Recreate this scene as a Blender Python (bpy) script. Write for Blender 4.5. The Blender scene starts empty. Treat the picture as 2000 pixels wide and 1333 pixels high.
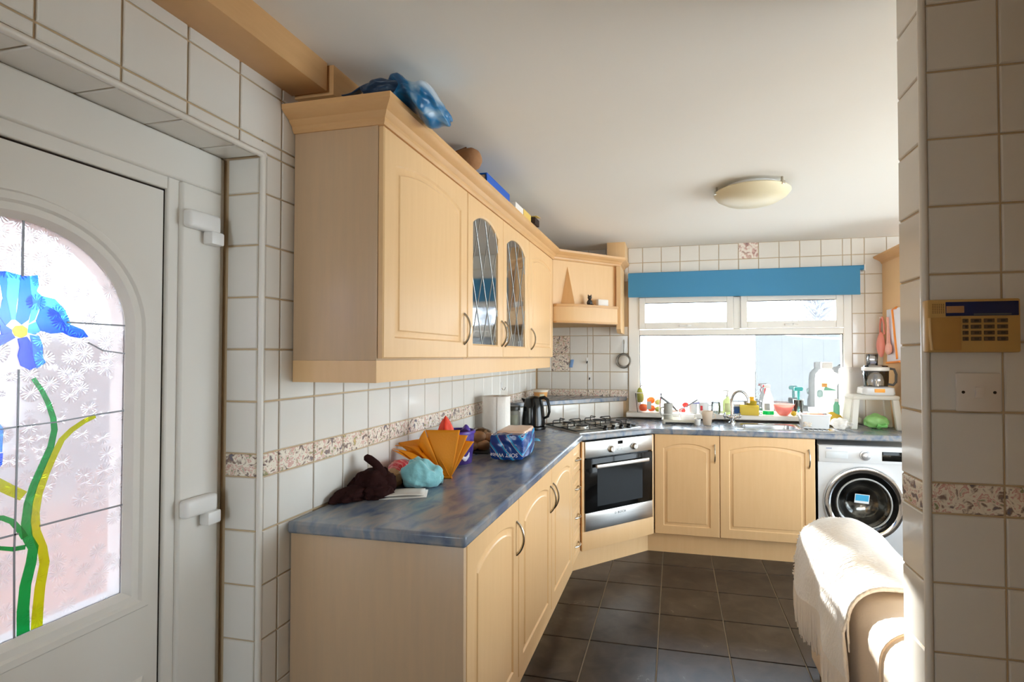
import bpy, bmesh, math, random
from mathutils import Vector, Matrix, noise
SC = bpy.context.scene
C = SC.collection
R = math.radians
rnd = random.Random(7)

# ------------------------------------------------------------------ camera
CAM_H = 1.4418
cam_d = bpy.data.cameras.new('camera')
cam = bpy.data.objects.new('camera', cam_d)
C.objects.link(cam)
cam.location = (0, 0, CAM_H)
cam.rotation_euler = (R(90) + 0.0183, 0, 0.217)
cam_d.sensor_width = 36.0
cam_d.lens = 986.5 / 2000 * 36
cam_d.shift_x = (1000 - 1099.7) / 2000
cam_d.shift_y = (677.8 - 666.5) / 2000
cam_d.clip_start = 0.02
SC.camera = cam

# ------------------------------------------------------------------ world, sun, exposure
SKY = 13.8
world = bpy.data.worlds.new('sky')
SC.world = world
world.use_nodes = True
nt = world.node_tree
nt.nodes.clear()
w_out = nt.nodes.new('ShaderNodeOutputWorld')
w_bg = nt.nodes.new('ShaderNodeBackground')
w_geo = nt.nodes.new('ShaderNodeTexCoord')
w_sep = nt.nodes.new('ShaderNodeSeparateXYZ')
w_ramp = nt.nodes.new('ShaderNodeValToRGB')
nt.links.new(w_geo.outputs['Generated'], w_sep.inputs[0])
nt.links.new(w_sep.outputs['Z'], w_ramp.inputs[0])
w_ramp.color_ramp.elements[0].position = 0.0
w_ramp.color_ramp.elements[0].color = (0.86, 0.95, 1.04, 1)
w_ramp.color_ramp.elements[1].position = 0.9
w_ramp.color_ramp.elements[1].color = (0.55, 0.78, 1.08, 1)
nt.links.new(w_ramp.outputs[0], w_bg.inputs['Color'])
w_bg.inputs['Strength'].default_value = SKY
nt.links.new(w_bg.outputs[0], w_out.inputs[0])

sun_d = bpy.data.lights.new('sun', 'SUN')
sun_d.energy = 32.0
sun_d.angle = R(0.6)
sun_d.color = (1.0, 0.97, 0.93)
sun = bpy.data.objects.new('sun', sun_d)
C.objects.link(sun)
sun.rotation_euler = Vector((0.28, -1.0, -0.246)).to_track_quat('-Z', 'Y').to_euler()
sun.location = (-3, 12, 6)


def portal(name, loc, direction, sx, sy):
    d = bpy.data.lights.new(name, 'AREA')
    d.shape = 'RECTANGLE'
    d.size, d.size_y = sx, sy
    o = bpy.data.objects.new(name, d)
    C.objects.link(o)
    o.location = loc
    o.rotation_euler = Vector(direction).to_track_quat('-Z', 'Y').to_euler()
    d.cycles.is_portal = True
    return o


portal('window_portal', (0.52, 4.60, 1.42), (0, -1, 0), 1.9, 1.1)
portal('side_portal', (4.02, 2.55, 1.25), (-1, 0, 0), 3.3, 2.2)
portal('rear_portal', (4.02, -0.95, 1.25), (-1, 0, 0), 1.6, 2.1)
portal('rear_portal', (2.6, -1.88, 1.25), (0, 1, 0), 2.6, 1.8)
portal('rear_portal', (-0.75, -1.88, 1.45), (0, 1, 0), 0.75, 1.3)
portal('door_portal', (-1.44, 0.80, 1.28), (1, 0, 0), 0.6, 1.0)

SC.view_settings.view_transform = 'Standard'
SC.view_settings.look = 'None'
SC.view_settings.gamma = 1.0
SC.view_settings.use_curve_mapping = False
SC.view_settings.exposure = 0.0
SC.cycles.use_denoising = True
SC.cycles.max_bounces = 12
SC.cycles.diffuse_bounces = 6
SC.cycles.glossy_bounces = 4
SC.cycles.transmission_bounces = 8
SC.cycles.transparent_max_bounces = 40
SC.cycles.sample_clamp_indirect = 8.0


# ------------------------------------------------------------------ materials
def lin(c):
    out = []
    for v in c[:3]:
        v = v / 255.0
        out.append(v / 12.92 if v <= 0.04045 else ((v + 0.055) / 1.055) ** 2.4)
    return tuple(out) + (1.0,)


MATS = {}


def mat(name, col, rough=0.5, metal=0.0, var=None, bump=None, trans=0.0, spec=None, sheen=0.0,
        coat=0.0, emit=None, stretch=None, ior=1.45, alpha=1.0, sss=0.0):
    """var=(scale, colour2, contrast) mottles the base colour; bump=(scale, strength)"""
    if name in MATS:
        return MATS[name]
    m = bpy.data.materials.new(name)
    m.use_nodes = True
    n = m.node_tree.nodes
    l = m.node_tree.links
    p = n['Principled BSDF']
    p.inputs['Base Color'].default_value = lin(col)
    p.inputs['Roughness'].default_value = rough
    p.inputs['Metallic'].default_value = metal
    p.inputs['Transmission Weight'].default_value = trans
    p.inputs['IOR'].default_value = ior
    p.inputs['Coat Weight'].default_value = coat
    p.inputs['Sheen Weight'].default_value = sheen
    p.inputs['Alpha'].default_value = alpha
    p.inputs['Subsurface Weight'].default_value = sss
    if sss:
        p.inputs['Subsurface Radius'].default_value = (0.02, 0.015, 0.01)
    if spec is not None:
        p.inputs['Specular IOR Level'].default_value = spec
    if emit:
        p.inputs['Emission Color'].default_value = lin(emit[0])
        p.inputs['Emission Strength'].default_value = emit[1]
    if var or bump:
        tc = n.new('ShaderNodeTexCoord')
        mp = n.new('ShaderNodeMapping')
        l.new(tc.outputs['Object'], mp.inputs['Vector'])
        if stretch:
            mp.inputs['Scale'].default_value = stretch
    if var:
        nz = n.new('ShaderNodeTexNoise')
        nz.inputs['Scale'].default_value = var[0]
        nz.inputs['Detail'].default_value = 6
        nz.inputs['Roughness'].default_value = 0.6
        l.new(mp.outputs[0], nz.inputs['Vector'])
        rp = n.new('ShaderNodeValToRGB')
        k = var[2] if len(var) > 2 else 0.2
        rp.color_ramp.elements[0].position = 0.5 - k
        rp.color_ramp.elements[1].position = 0.5 + k
        rp.color_ramp.elements[0].color = lin(col)
        rp.color_ramp.elements[1].color = lin(var[1])
        l.new(nz.outputs['Fac'], rp.inputs[0])
        l.new(rp.outputs[0], p.inputs['Base Color'])
    if bump:
        nb = n.new('ShaderNodeTexNoise')
        nb.inputs['Scale'].default_value = bump[0]
        nb.inputs['Detail'].default_value = 3
        l.new(mp.outputs[0], nb.inputs['Vector'])
        bp = n.new('ShaderNodeBump')
        bp.inputs['Strength'].default_value = bump[1]
        bp.inputs['Distance'].default_value = 0.01
        l.new(nb.outputs['Fac'], bp.inputs['Height'])
        l.new(bp.outputs[0], p.inputs['Normal'])
    MATS[name] = m
    return m


def clear_glass(name, tint=(0.97, 0.985, 0.98), gloss=0.10, rough=0.02, pattern=None):
    """thin pane: mostly straight transparency plus a little reflection, so daylight passes"""
    if name in MATS:
        return MATS[name]
    m = bpy.data.materials.new(name)
    m.use_nodes = True
    n = m.node_tree.nodes
    l = m.node_tree.links
    n.clear()
    out = n.new('ShaderNodeOutputMaterial')
    mix = n.new('ShaderNodeMixShader')
    tr = n.new('ShaderNodeBsdfTransparent')
    gl = n.new('ShaderNodeBsdfGlossy')
    fr = n.new('ShaderNodeFresnel')
    fr.inputs['IOR'].default_value = 1.5
    ad = n.new('ShaderNodeMath')
    ad.operation = 'ADD'
    ad.use_clamp = True
    ad.inputs[1].default_value = gloss
    l.new(fr.outputs[0], ad.inputs[0])
    tr.inputs['Color'].default_value = tuple(tint) + (1,)
    gl.inputs['Roughness'].default_value = rough
    l.new(ad.outputs[0], mix.inputs[0])
    l.new(tr.outputs[0], mix.inputs[1])
    l.new(gl.outputs[0], mix.inputs[2])
    l.new(mix.outputs[0], out.inputs[0])
    MATS[name] = m
    return m


def lit_glass(name, col, trans=0.5, rough=0.22, patt=0.0, milk=(1, 1, 1)):
    """door glass: rough refraction (blurred view outside) mixed with translucency, bumped by a flower pattern"""
    if name in MATS:
        return MATS[name]
    m = bpy.data.materials.new(name)
    m.use_nodes = True
    n = m.node_tree.nodes
    l = m.node_tree.links
    n.clear()
    out = n.new('ShaderNodeOutputMaterial')
    mix = n.new('ShaderNodeMixShader')
    mix2 = n.new('ShaderNodeMixShader')
    rf = n.new('ShaderNodeBsdfRefraction')
    tl = n.new('ShaderNodeBsdfTranslucent')
    gl = n.new('ShaderNodeBsdfGlossy')
    rf.inputs['Color'].default_value = tuple(col) + (1,)
    rf.inputs['Roughness'].default_value = rough
    rf.inputs['IOR'].default_value = 1.15
    tl.inputs['Color'].default_value = (col[0] * milk[0], col[1] * milk[1], col[2] * milk[2], 1)
    gl.inputs['Roughness'].default_value = 0.12
    mix.inputs[0].default_value = trans
    mix2.inputs[0].default_value = 0.06
    l.new(rf.outputs[0], mix.inputs[1])
    l.new(tl.outputs[0], mix.inputs[2])
    l.new(mix.outputs[0], mix2.inputs[1])
    l.new(gl.outputs[0], mix2.inputs[2])
    l.new(mix2.outputs[0], out.inputs[0])
    if patt:
        tc = n.new('ShaderNodeTexCoord')
        vo = n.new('ShaderNodeTexVoronoi')
        vo.inputs['Scale'].default_value = 26
        vo.inputs['Randomness'].default_value = 0.85
        l.new(tc.outputs['Object'], vo.inputs['Vector'])
        # rays around each cell centre: angle of (p - centre) -> sine
        sub = n.new('ShaderNodeVectorMath')
        sub.operation = 'SUBTRACT'
        l.new(tc.outputs['Object'], sub.inputs[0])
        l.new(vo.outputs['Position'], sub.inputs[1])
        sp = n.new('ShaderNodeSeparateXYZ')
        l.new(sub.outputs[0], sp.inputs[0])
        at = n.new('ShaderNodeMath')
        at.operation = 'ARCTAN2'
        l.new(sp.outputs['Z'], at.inputs[0])
        l.new(sp.outputs['Y'], at.inputs[1])
        mu = n.new('ShaderNodeMath')
        mu.operation = 'MULTIPLY'
        mu.inputs[1].default_value = 15
        l.new(at.outputs[0], mu.inputs[0])
        si = n.new('ShaderNodeMath')
        si.operation = 'SINE'
        l.new(mu.outputs[0], si.inputs[0])
        fd = n.new('ShaderNodeMapRange')
        fd.inputs['From Min'].default_value = 0.1
        fd.inputs['From Max'].default_value = 0.55
        fd.inputs['To Min'].default_value = 1
        fd.inputs['To Max'].default_value = 0
        l.new(vo.outputs['Distance'], fd.inputs['Value'])
        m2 = n.new('ShaderNodeMath')
        m2.operation = 'MULTIPLY'
        l.new(si.outputs[0], m2.inputs[0])
        l.new(fd.outputs[0], m2.inputs[1])
        bp = n.new('ShaderNodeBump')
        bp.inputs['Strength'].default_value = patt
        bp.inputs['Distance'].default_value = 0.004
        l.new(m2.outputs[0], bp.inputs['Height'])
        for s in (rf, gl):
            l.new(bp.outputs[0], s.inputs['Normal'])
    MATS[name] = m
    return m


def milk(name, col, mix=0.45, rough=0.3):
    """thin or milky plastic and cloth: part of the light behind it shines through"""
    if name in MATS:
        return MATS[name]
    m = mat(name, col, rough)
    n, l = m.node_tree.nodes, m.node_tree.links
    t = n.new('ShaderNodeBsdfTranslucent')
    t.inputs['Color'].default_value = lin(col)
    x = n.new('ShaderNodeMixShader')
    x.inputs[0].default_value = mix
    l.new(n['Principled BSDF'].outputs[0], x.inputs[1])
    l.new(t.outputs[0], x.inputs[2])
    l.new(x.outputs[0], n['Material Output'].inputs[0])
    return m


def tint_glass(name, col):
    """stained layer: tinted straight transparency with a little milkiness and gloss"""
    m = bpy.data.materials.new(name)
    m.use_nodes = True
    n = m.node_tree.nodes
    l = m.node_tree.links
    n.clear()
    out = n.new('ShaderNodeOutputMaterial')
    a, c = n.new('ShaderNodeMixShader'), n.new('ShaderNodeMixShader')
    tr, df, gl = n.new('ShaderNodeBsdfTransparent'), n.new('ShaderNodeBsdfTranslucent'), n.new('ShaderNodeBsdfGlossy')
    tr.inputs['Color'].default_value = tuple(col) + (1,)
    df.inputs['Color'].default_value = tuple(col) + (1,)
    gl.inputs['Roughness'].default_value = 0.15
    a.inputs[0].default_value = 0.12
    c.inputs[0].default_value = 0.05
    l.new(tr.outputs[0], a.inputs[1])
    l.new(df.outputs[0], a.inputs[2])
    l.new(a.outputs[0], c.inputs[1])
    l.new(gl.outputs[0], c.inputs[2])
    l.new(c.outputs[0], out.inputs[0])
    return m


def ramp_mat(name, stops, scale=40, rough=0.3, detail=4, world=False, bump=0.0, stretch=None, metal=0, vor=False, spec=None):
    """multi-colour procedural print; each object gets its own offset"""
    if name in MATS:
        return MATS[name]
    m = bpy.data.materials.new(name)
    m.use_nodes = True
    n = m.node_tree.nodes
    l = m.node_tree.links
    p = n['Principled BSDF']
    p.inputs['Roughness'].default_value = rough
    p.inputs['Metallic'].default_value = metal
    if spec is not None:
        p.inputs['Specular IOR Level'].default_value = spec
    tc = n.new('ShaderNodeTexCoord')
    oi = n.new('ShaderNodeObjectInfo')
    mul = n.new('ShaderNodeMath')
    mul.operation = 'MULTIPLY'
    mul.inputs[1].default_value = 37.0
    l.new(oi.outputs['Random'], mul.inputs[0])
    ad = n.new('ShaderNodeVectorMath')
    ad.operation = 'ADD'
    l.new(tc.outputs['Object'], ad.inputs[0])
    l.new(mul.outputs[0], ad.inputs[1])
    mp = n.new('ShaderNodeMapping')
    if stretch:
        mp.inputs['Scale'].default_value = stretch
    l.new(ad.outputs[0], mp.inputs['Vector'])
    nz = n.new('ShaderNodeTexNoise')
    nz.inputs['Scale'].default_value = scale
    nz.inputs['Detail'].default_value = detail
    nz.inputs['Distortion'].default_value = 0.6
    l.new(mp.outputs[0], nz.inputs['Vector'])
    src = nz.outputs['Fac']
    rp = n.new('ShaderNodeValToRGB')
    cr = rp.color_ramp
    while len(cr.elements) < len(stops):
        cr.elements.new(0.5)
    for e, (pos, col) in zip(cr.elements, stops):
        e.position = pos
        e.color = lin(col)
    l.new(src, rp.inputs[0])
    l.new(rp.outputs[0], p.inputs['Base Color'])
    if bump:
        bp = n.new('ShaderNodeBump')
        bp.inputs['Strength'].default_value = bump
        bp.inputs['Distance'].default_value = 0.004
        l.new(nz.outputs['Fac'], bp.inputs['Height'])
        l.new(bp.outputs[0], p.inputs['Normal'])
    MATS[name] = m
    return m


M_TILE = mat('glazed_tile', (226, 222, 214), 0.10, bump=(9, 0.10), var=(3, (219, 214, 205), 0.3))
M_GROUT = mat('grout', (196, 172, 138), 0.9)
M_TRIM = mat('tile_trim', (222, 216, 206), 0.3)
M_BORDER = ramp_mat('fruit_border', [(0.28, (112, 114, 130)), (0.38, (146, 122, 110)), (0.44, (232, 222, 205)), (0.52, (240, 232, 216)),
                                     (0.56, (206, 150, 140)), (0.61, (236, 226, 208)), (0.66, (138, 142, 112)), (0.74, (216, 186, 130))], 46, 0.15, 4)
M_CEIL = mat('ceiling_paint', (232, 228, 220), 0.85, bump=(4, 0.05))
M_PLASTER = mat('plaster', (214, 205, 192), 0.9)
M_FLOOR = ramp_mat('floor_slate_tile', [(0.30, (40, 34, 31)), (0.48, (54, 46, 41)), (0.60, (64, 55, 48)), (0.705, (70, 62, 55)), (0.712, (118, 108, 98)), (0.72, (70, 62, 55))], 9, 0.30, 5, bump=0.2, spec=0.35)
M_FGROUT = mat('floor_grout', (166, 152, 132), 0.9)
M_WOOD = mat('beech_front', (229, 190, 140), 0.38, var=(3, (222, 181, 130), 0.35), stretch=(14, 14, 1.2))
M_PANEL = mat('beech_panel_glare', (206, 174, 138), 0.34, var=(3, (192, 165, 135), 0.35), stretch=(14, 14, 1.2))  # end panels: cool glare put into the colour of the same beech
M_WOODE = mat('beech_panel', (206, 166, 120), 0.30, var=(3, (198, 157, 112), 0.35), stretch=(14, 14, 1.2))
M_WOODH = mat('beech_edge', (218, 172, 118), 0.4, var=(4, (205, 158, 104), 0.3), stretch=(1.5, 1.5, 10))
M_DARKGAP = mat('dark_gap', (40, 26, 16), 0.9)
M_NICKEL = mat('brushed_nickel', (196, 186, 170), 0.25, 1.0)
M_CHROME = mat('chrome', (225, 226, 228), 0.08, 1.0)
M_STEEL = mat('stainless_steel', (190, 186, 180), 0.30, 1.0, var=(3, (175, 171, 166), 0.3), stretch=(1, 1, 40))
M_BLACKG = mat('black_glass', (14, 13, 12), 0.08, spec=0.22)
M_BLACKP = mat('black_plastic', (22, 21, 20), 0.25)
M_BLACKI = mat('black_iron', (24, 23, 22), 0.5)
M_WHITEP = mat('white_plastic', (232, 230, 226), 0.30)
M_UPVC = mat('white_upvc', (228, 224, 216), 0.28)
M_WORK = ramp_mat('blue_slate_worktop', [(0.30, (82, 98, 124)), (0.42, (110, 120, 136)), (0.52, (132, 136, 142)), (0.62, (148, 144, 142)), (0.72, (118, 128, 142)), (0.82, (92, 108, 132))], 11, 0.24, 8, stretch=(1.6, 0.7, 1))
M_PANE = clear_glass('window_pane', gloss=0.0)
M_CLEAR = clear_glass('clear_plastic', (0.90, 0.93, 0.94), 0.10, 0.05)
M_LEAD = mat('lead_strip', (120, 122, 126), 0.4, 0.6)


# ------------------------------------------------------------------ mesh helpers
class B:
    def __init__(self, M=None):
        self.bm = bmesh.new()
        self.M = M

    def _fin(self, vs):
        if self.M is not None:
            bmesh.ops.transform(self.bm, matrix=self.M, verts=vs)

    def box(self, x0, x1, y0, y1, z0, z1, r=0.0, seg=2, rot=None, shear=None):
        g = bmesh.ops.create_cube(self.bm, size=1.0)
        vs = g['verts']
        cx, cy, cz = (x0 + x1) / 2, (y0 + y1) / 2, (z0 + z1) / 2
        for v in vs:
            v.co = Vector((v.co.x * (x1 - x0), v.co.y * (y1 - y0), v.co.z * (z1 - z0)))
        if r:
            es = list({e for v in vs for e in v.link_edges})
            r2 = bmesh.ops.bevel(self.bm, geom=es, offset=r, segments=seg, affect='EDGES', profile=0.5)
            vs = list({v for f in r2['faces'] for v in f.verts} | {v for v in vs if v.is_valid})
        m = Matrix.Translation((cx, cy, cz))
        if rot is not None:
            m = m @ rot
        bmesh.ops.transform(self.bm, matrix=m, verts=vs)
        self._fin(vs)
        return self

    def ring_loft(self, rings, cap0=True, cap1=True, closed=True):
        """rings: lists of points with one count; quads between successive rings"""
        bm = self.bm
        vr = [[bm.verts.new(Vector(p)) for p in ring] for ring in rings]
        n = len(vr[0])
        for a, b in zip(vr, vr[1:]):
            for i in range(n if closed else n - 1):
                j = (i + 1) % n
                try:
                    bm.faces.new((a[i], a[j], b[j], b[i]))
                except ValueError:
                    pass
        if cap0 and closed:
            bm.faces.new(list(reversed(vr[0])))
        if cap1 and closed:
            bm.faces.new(vr[-1])
        self._fin([v for r in vr for v in r])
        return self

    def lathe(self, prof, c=(0, 0, 0), n=24, cap0=True, cap1=True, sx=1.0, sy=1.0):
        rings = []
        for r, z in prof:
            r = max(r, 1e-4)
            rings.append([(c[0] + sx * r * math.cos(2 * math.pi * i / n), c[1] + sy * r * math.sin(2 * math.pi * i / n), c[2] + z) for i in range(n)])
        return self.ring_loft(rings, cap0, cap1)

    def tube(self, pts, r, n=8, cap=True, flat=1.0):
        pts = [Vector(p) for p in pts]
        rs = r if isinstance(r, (list, tuple)) else [r] * len(pts)
        rings = []
        up = None
        for i, p in enumerate(pts):
            t = (pts[min(i + 1, len(pts) - 1)] - pts[max(i - 1, 0)]).normalized()
            if up is None:
                up = Vector((0, 0, 1)) if abs(t.z) < 0.9 else Vector((1, 0, 0))
            s = t.cross(up)
            if s.length < 1e-5:
                s = t.orthogonal()
            s.normalize()
            up = s.cross(t).normalized()
            rings.append([p + (s * math.cos(2 * math.pi * k / n) + up * math.sin(2 * math.pi * k / n) * flat) * rs[i] for k in range(n)])
        return self.ring_loft(rings, cap, cap)

    def cyl(self, p0, p1, r0, r1=None, n=20):
        return self.tube([p0, p1], [r0, r1 if r1 is not None else r0], n)

    def ball(self, c, r, sub=3, fn=None, rot=None):
        rx, ry, rz = (r, r, r) if not isinstance(r, (tuple, list)) else r
        g = bmesh.ops.create_icosphere(self.bm, subdivisions=sub, radius=1.0)
        for v in g['verts']:
            p = v.co.copy()
            if fn:
                p = fn(p)
            p = Vector((p.x * rx, p.y * ry, p.z * rz))
            if rot is not None:
                p = rot @ p
            v.co = p + Vector(c)
        self._fin(g['verts'])
        return self

    def prism(self, poly, a0, a1, axis='z', r=0.0):
        """poly in the plane across axis: z:(x,y)  y:(x,z)  x:(y,z)"""
        def P(p, a):
            return {'z': (p[0], p[1], a), 'y': (p[0], a, p[1]), 'x': (a, p[0], p[1])}[axis]
        bm = self.bm
        lo = [bm.verts.new(P(p, a0)) for p in poly]
        hi = [bm.verts.new(P(p, a1)) for p in poly]
        n = len(poly)
        fs = [bm.faces.new(lo), bm.faces.new(hi)]
        for i in range(n):
            j = (i + 1) % n
            fs.append(bm.faces.new((lo[i], lo[j], hi[j], hi[i])))
        vs = lo + hi
        bmesh.ops.recalc_face_normals(bm, faces=fs)
        if r:
            es = list({e for v in vs for e in v.link_edges})
            r2 = bmesh.ops.bevel(bm, geom=es, offset=r, segments=2, affect='EDGES')
            vs = list({v for f in r2['faces'] for v in f.verts} | {v for v in vs if v.is_valid})
        self._fin(vs)
        return self

    def cells(self, polys, z0, z1):
        """flat polygons that share corners, pulled up to a slab; holes between them stay open"""
        bm = self.bm
        key = lambda p: (round(p[0], 4), round(p[1], 4))
        lo, hi, edges = {}, {}, {}
        for poly in polys:
            for p in poly:
                k = key(p)
                if k not in lo:
                    lo[k] = bm.verts.new((p[0], p[1], z0))
                    hi[k] = bm.verts.new((p[0], p[1], z1))
        fs = []
        for poly in polys:
            ks = [key(p) for p in poly]
            fs.append(bm.faces.new([hi[k] for k in ks]))
            fs.append(bm.faces.new([lo[k] for k in reversed(ks)]))
            for a, b in zip(ks, ks[1:] + ks[:1]):
                edges[(a, b)] = edges.get((a, b), 0) + 1
        for (a, b) in list(edges):
            if (b, a) not in edges:
                fs.append(bm.faces.new((lo[a], lo[b], hi[b], hi[a])))
        bmesh.ops.recalc_face_normals(bm, faces=fs)
        self._fin(list(lo.values()) + list(hi.values()))
        return self

    def surf(self, fn, nu, nv):
        bm = self.bm
        g = [[bm.verts.new(Vector(fn(i / nu, j / nv))) for j in range(nv + 1)] for i in range(nu + 1)]
        for i in range(nu):
            for j in range(nv):
                bm.faces.new((g[i][j], g[i + 1][j], g[i + 1][j + 1], g[i][j + 1]))
        self._fin([v for r in g for v in r])
        return self


def finish(o, label=None, cat=None, group=None, kind=None):
    if label:
        o['label'] = label
    if cat:
        o['category'] = cat
    if group:
        o['group'] = group
    if kind:
        o['kind'] = kind
    return o


TF = {}


def obj(name, b, m, parent=None, world=False, bevel=0.0, solid=0.0, subsurf=0, angle=38, label=None, kind=None, weld=False):
    me = bpy.data.meshes.new(name)
    if weld:
        bmesh.ops.remove_doubles(b.bm, verts=b.bm.verts, dist=1e-5)
    bmesh.ops.recalc_face_normals(b.bm, faces=b.bm.faces)
    b.bm.to_mesh(me)
    b.bm.free()
    me.shade_smooth()
    me.set_sharp_from_angle(angle=R(angle))
    for mm in (m if isinstance(m, (list, tuple)) else [m]):
        me.materials.append(mm)
    o = bpy.data.objects.new(name, me)
    C.objects.link(o)
    if parent is not None:
        o.parent = parent
        if world and parent.name in TF:
            o.matrix_parent_inverse = TF[parent.name].inverted()
    if solid:
        s = o.modifiers.new('solid', 'SOLIDIFY')
        s.thickness = solid
        s.offset = 0
    if bevel:
        s = o.modifiers.new('bevel', 'BEVEL')
        s.width = bevel
        s.segments = 2
        s.limit_method = 'ANGLE'
        s.angle_limit = R(40)
        s.harden_normals = False
    if subsurf:
        s = o.modifiers.new('sub', 'SUBSURF')
        s.levels = s.render_levels = subsurf
    if label:
        o['label'] = label
    if kind:
        o['kind'] = kind
    return o


def thing(name, label, cat, loc=(0, 0, 0), rz=0.0, group=None):
    o = bpy.data.objects.new(name, None)
    o.empty_display_size = 0.05
    C.objects.link(o)
    o.location = loc
    o.rotation_euler = (0, 0, rz)
    TF[o.name] = Matrix.Translation(loc) @ Matrix.Rotation(rz, 4, 'Z')
    return finish(o, label, cat, group)


def struct(name, b, m, **k):
    return obj(name, b, m, kind='structure', **k)


def lettering(name, text, size, m, parent, M, extrude=0.0004):
    cu = bpy.data.curves.new(name, 'FONT')
    cu.body = text
    cu.size = size
    cu.align_x = 'CENTER'
    cu.align_y = 'CENTER'
    cu.extrude = extrude
    cu.materials.append(m)
    tmp = bpy.data.objects.new(name + '_curve', cu)
    C.objects.link(tmp)
    dg = bpy.context.evaluated_depsgraph_get()
    me = bpy.data.meshes.new_from_object(tmp.evaluated_get(dg))
    bpy.data.objects.remove(tmp)
    o = bpy.data.objects.new(name, me)
    C.objects.link(o)
    o.parent = parent
    o.matrix_local = M
    return o


FACE_IN = Matrix.Rotation(R(90), 4, 'X')     # text plane stood upright, read from -y

# ------------------------------------------------------------------ tiles
TILE_CACHE = {}


def tile_mesh(w, h, t, bev, m):
    k = (round(w, 3), round(h, 3), t, m.name)
    if k in TILE_CACHE:
        return TILE_CACHE[k]
    w, h = k[0], k[1]
    b = B()
    b.ring_loft([[(0, t, 0), (w, t, 0), (w, t, h), (0, t, h)],
                 [(0, bev, 0), (w, bev, 0), (w, bev, h), (0, bev, h)],
                 [(bev, 0, bev), (w - bev, 0, bev), (w - bev, 0, h - bev), (bev, 0, h - bev)]], cap0=False)
    me = bpy.data.meshes.new('tile')
    bmesh.ops.recalc_face_normals(b.bm, faces=b.bm.faces)
    b.bm.to_mesh(me)
    b.bm.free()
    me.materials.append(m)
    TILE_CACHE[k] = me
    return me


def tile(parent, M, w, h, m=None, name='tile', t=0.006, bev=0.0025, wob=0.004):
    if w < 0.012 or h < 0.012:
        return
    o = bpy.data.objects.new(name, tile_mesh(w, h, t, bev, m or M_TILE))
    C.objects.link(o)
    o.parent = parent
    j = Matrix.Translation((w / 2, 0, h / 2)) @ Matrix.Rotation(rnd.uniform(-wob, wob), 4, 'X') @ Matrix.Rotation(rnd.uniform(-wob, wob), 4, 'Z') @ Matrix.Translation((-w / 2, 0, -h / 2))
    o.matrix_local = M @ j
    return o


def tile_field(parent, frame, xs, zs, clip, g=0.005, skip=None, border=()):
    """frame: local x along the wall, y into it, z up; tiles between the joint lines xs, zs clipped to clip=(x0,x1,z0,z1)"""
    for i in range(len(xs) - 1):
        for k in range(len(zs) - 1):
            x0, x1 = max(xs[i], clip[0]), min(xs[i + 1], clip[1])
            z0, z1 = max(zs[k], clip[2]), min(zs[k + 1], clip[3])
            if x1 - x0 < 0.016 or z1 - z0 < 0.016:
                continue
            if skip and skip((x0 + x1) / 2, (z0 + z1) / 2):
                continue
            bd = any(abs(z - zs[k]) < 0.002 for z in border)
            tile(parent, frame @ Matrix.Translation((x0 + g / 2, 0, z0 + g / 2)), x1 - x0 - g, z1 - z0 - g,
                 M_BORDER if bd else M_TILE, 'border_tile' if bd else 'tile')


def arange(a, b, s):
    out = []
    while a < b + 1e-6:
        out.append(a)
        a += s
    return out


def rz(a):
    return Matrix.Rotation(a, 4, 'Z')


T = Matrix.Translation

# ================================================================== setting
XL, YB, ZC = -1.2189, 4.42, 2.385
PX, PY, PD = 0.5682, 1.3306, 0.13
WX = 4.05

fl = struct('floor', B().box(-1.6, 4.2, -2.0, 4.7, -0.12, -0.006), M_FGROUT)
FT = 0.3401
for i in range(-3, 9):
    for j in range(-3, 10):
        x0, y1 = -0.4265 + i * FT, 3.5782 - j * FT + 0.0
        x1 = x0 + FT
        ya = y1 - FT
        xa, xb = max(x0, XL), x1
        yb_ = min(y1, YB)
        if xb - xa < 0.03 or yb_ - ya < 0.03 or ya < 0.45:
            continue
        tile(fl, T((xa + 0.003, ya + 0.003, 0)) @ Matrix.Rotation(R(-90), 4, 'X'), xb - xa - 0.006, yb_ - ya - 0.006, M_FLOOR, 'tile', 0.006, 0.0015, 0.0012)

struct('floor_bounce', B().box(-1.45, 4.04, -1.9, 0.45, -0.006, 0.001), mat('pale_oak', (196, 172, 140), 0.5, var=(5, (184, 158, 126), 0.3)))  # unseen pale floor, added to bounce sunlight towards the back units
struct('ceiling', B().box(-1.6, 4.2, -2.0, 4.7, ZC, ZC + 0.1), M_CEIL)

# --- left wall with the door opening
DY0, DY1, DZ = 0.305, 1.293, 2.0505
b = B()
b.box(-1.50, XL - 0.0055, -2.0, DY0, -0.05, ZC + 0.05)
b.box(-1.50, XL - 0.0055, DY0, DY1, DZ + 0.0055, ZC + 0.05)
b.box(-1.50, XL - 0.0055, DY1 + 0.0055, 4.7, -0.05, ZC + 0.05)
wl = struct('wall_left', b, M_GROUT)
fr_l = T((XL, 0, 0)) @ rz(R(90))
ZR = [0.092, 0.256, 0.42, 0.584, 0.748, 0.9125, 1.074, 1.1445, 1.303, 1.4625, 1.6215, 1.7805, 1.9393, 2.098, 2.257, ZC]
YR = [0.7319 + 0.159 * k for k in range(-3, 24)]
tile_field(wl, fr_l, YR, ZR, (YR[0], 1.527, DZ + 0.012, 2.385))
tile_field(wl, fr_l, YR, ZR, (DY1 + 0.012, 1.527, 0.0, DZ + 0.012), border=(1.074,))
tile_field(wl, fr_l, YR, ZR, (1.527, 4.415, 0.9125, 1.4625), border=(1.074,))
tile_field(wl, fr_l, YR, ZR, (1.527, 2.2, 2.257, ZC))
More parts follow.
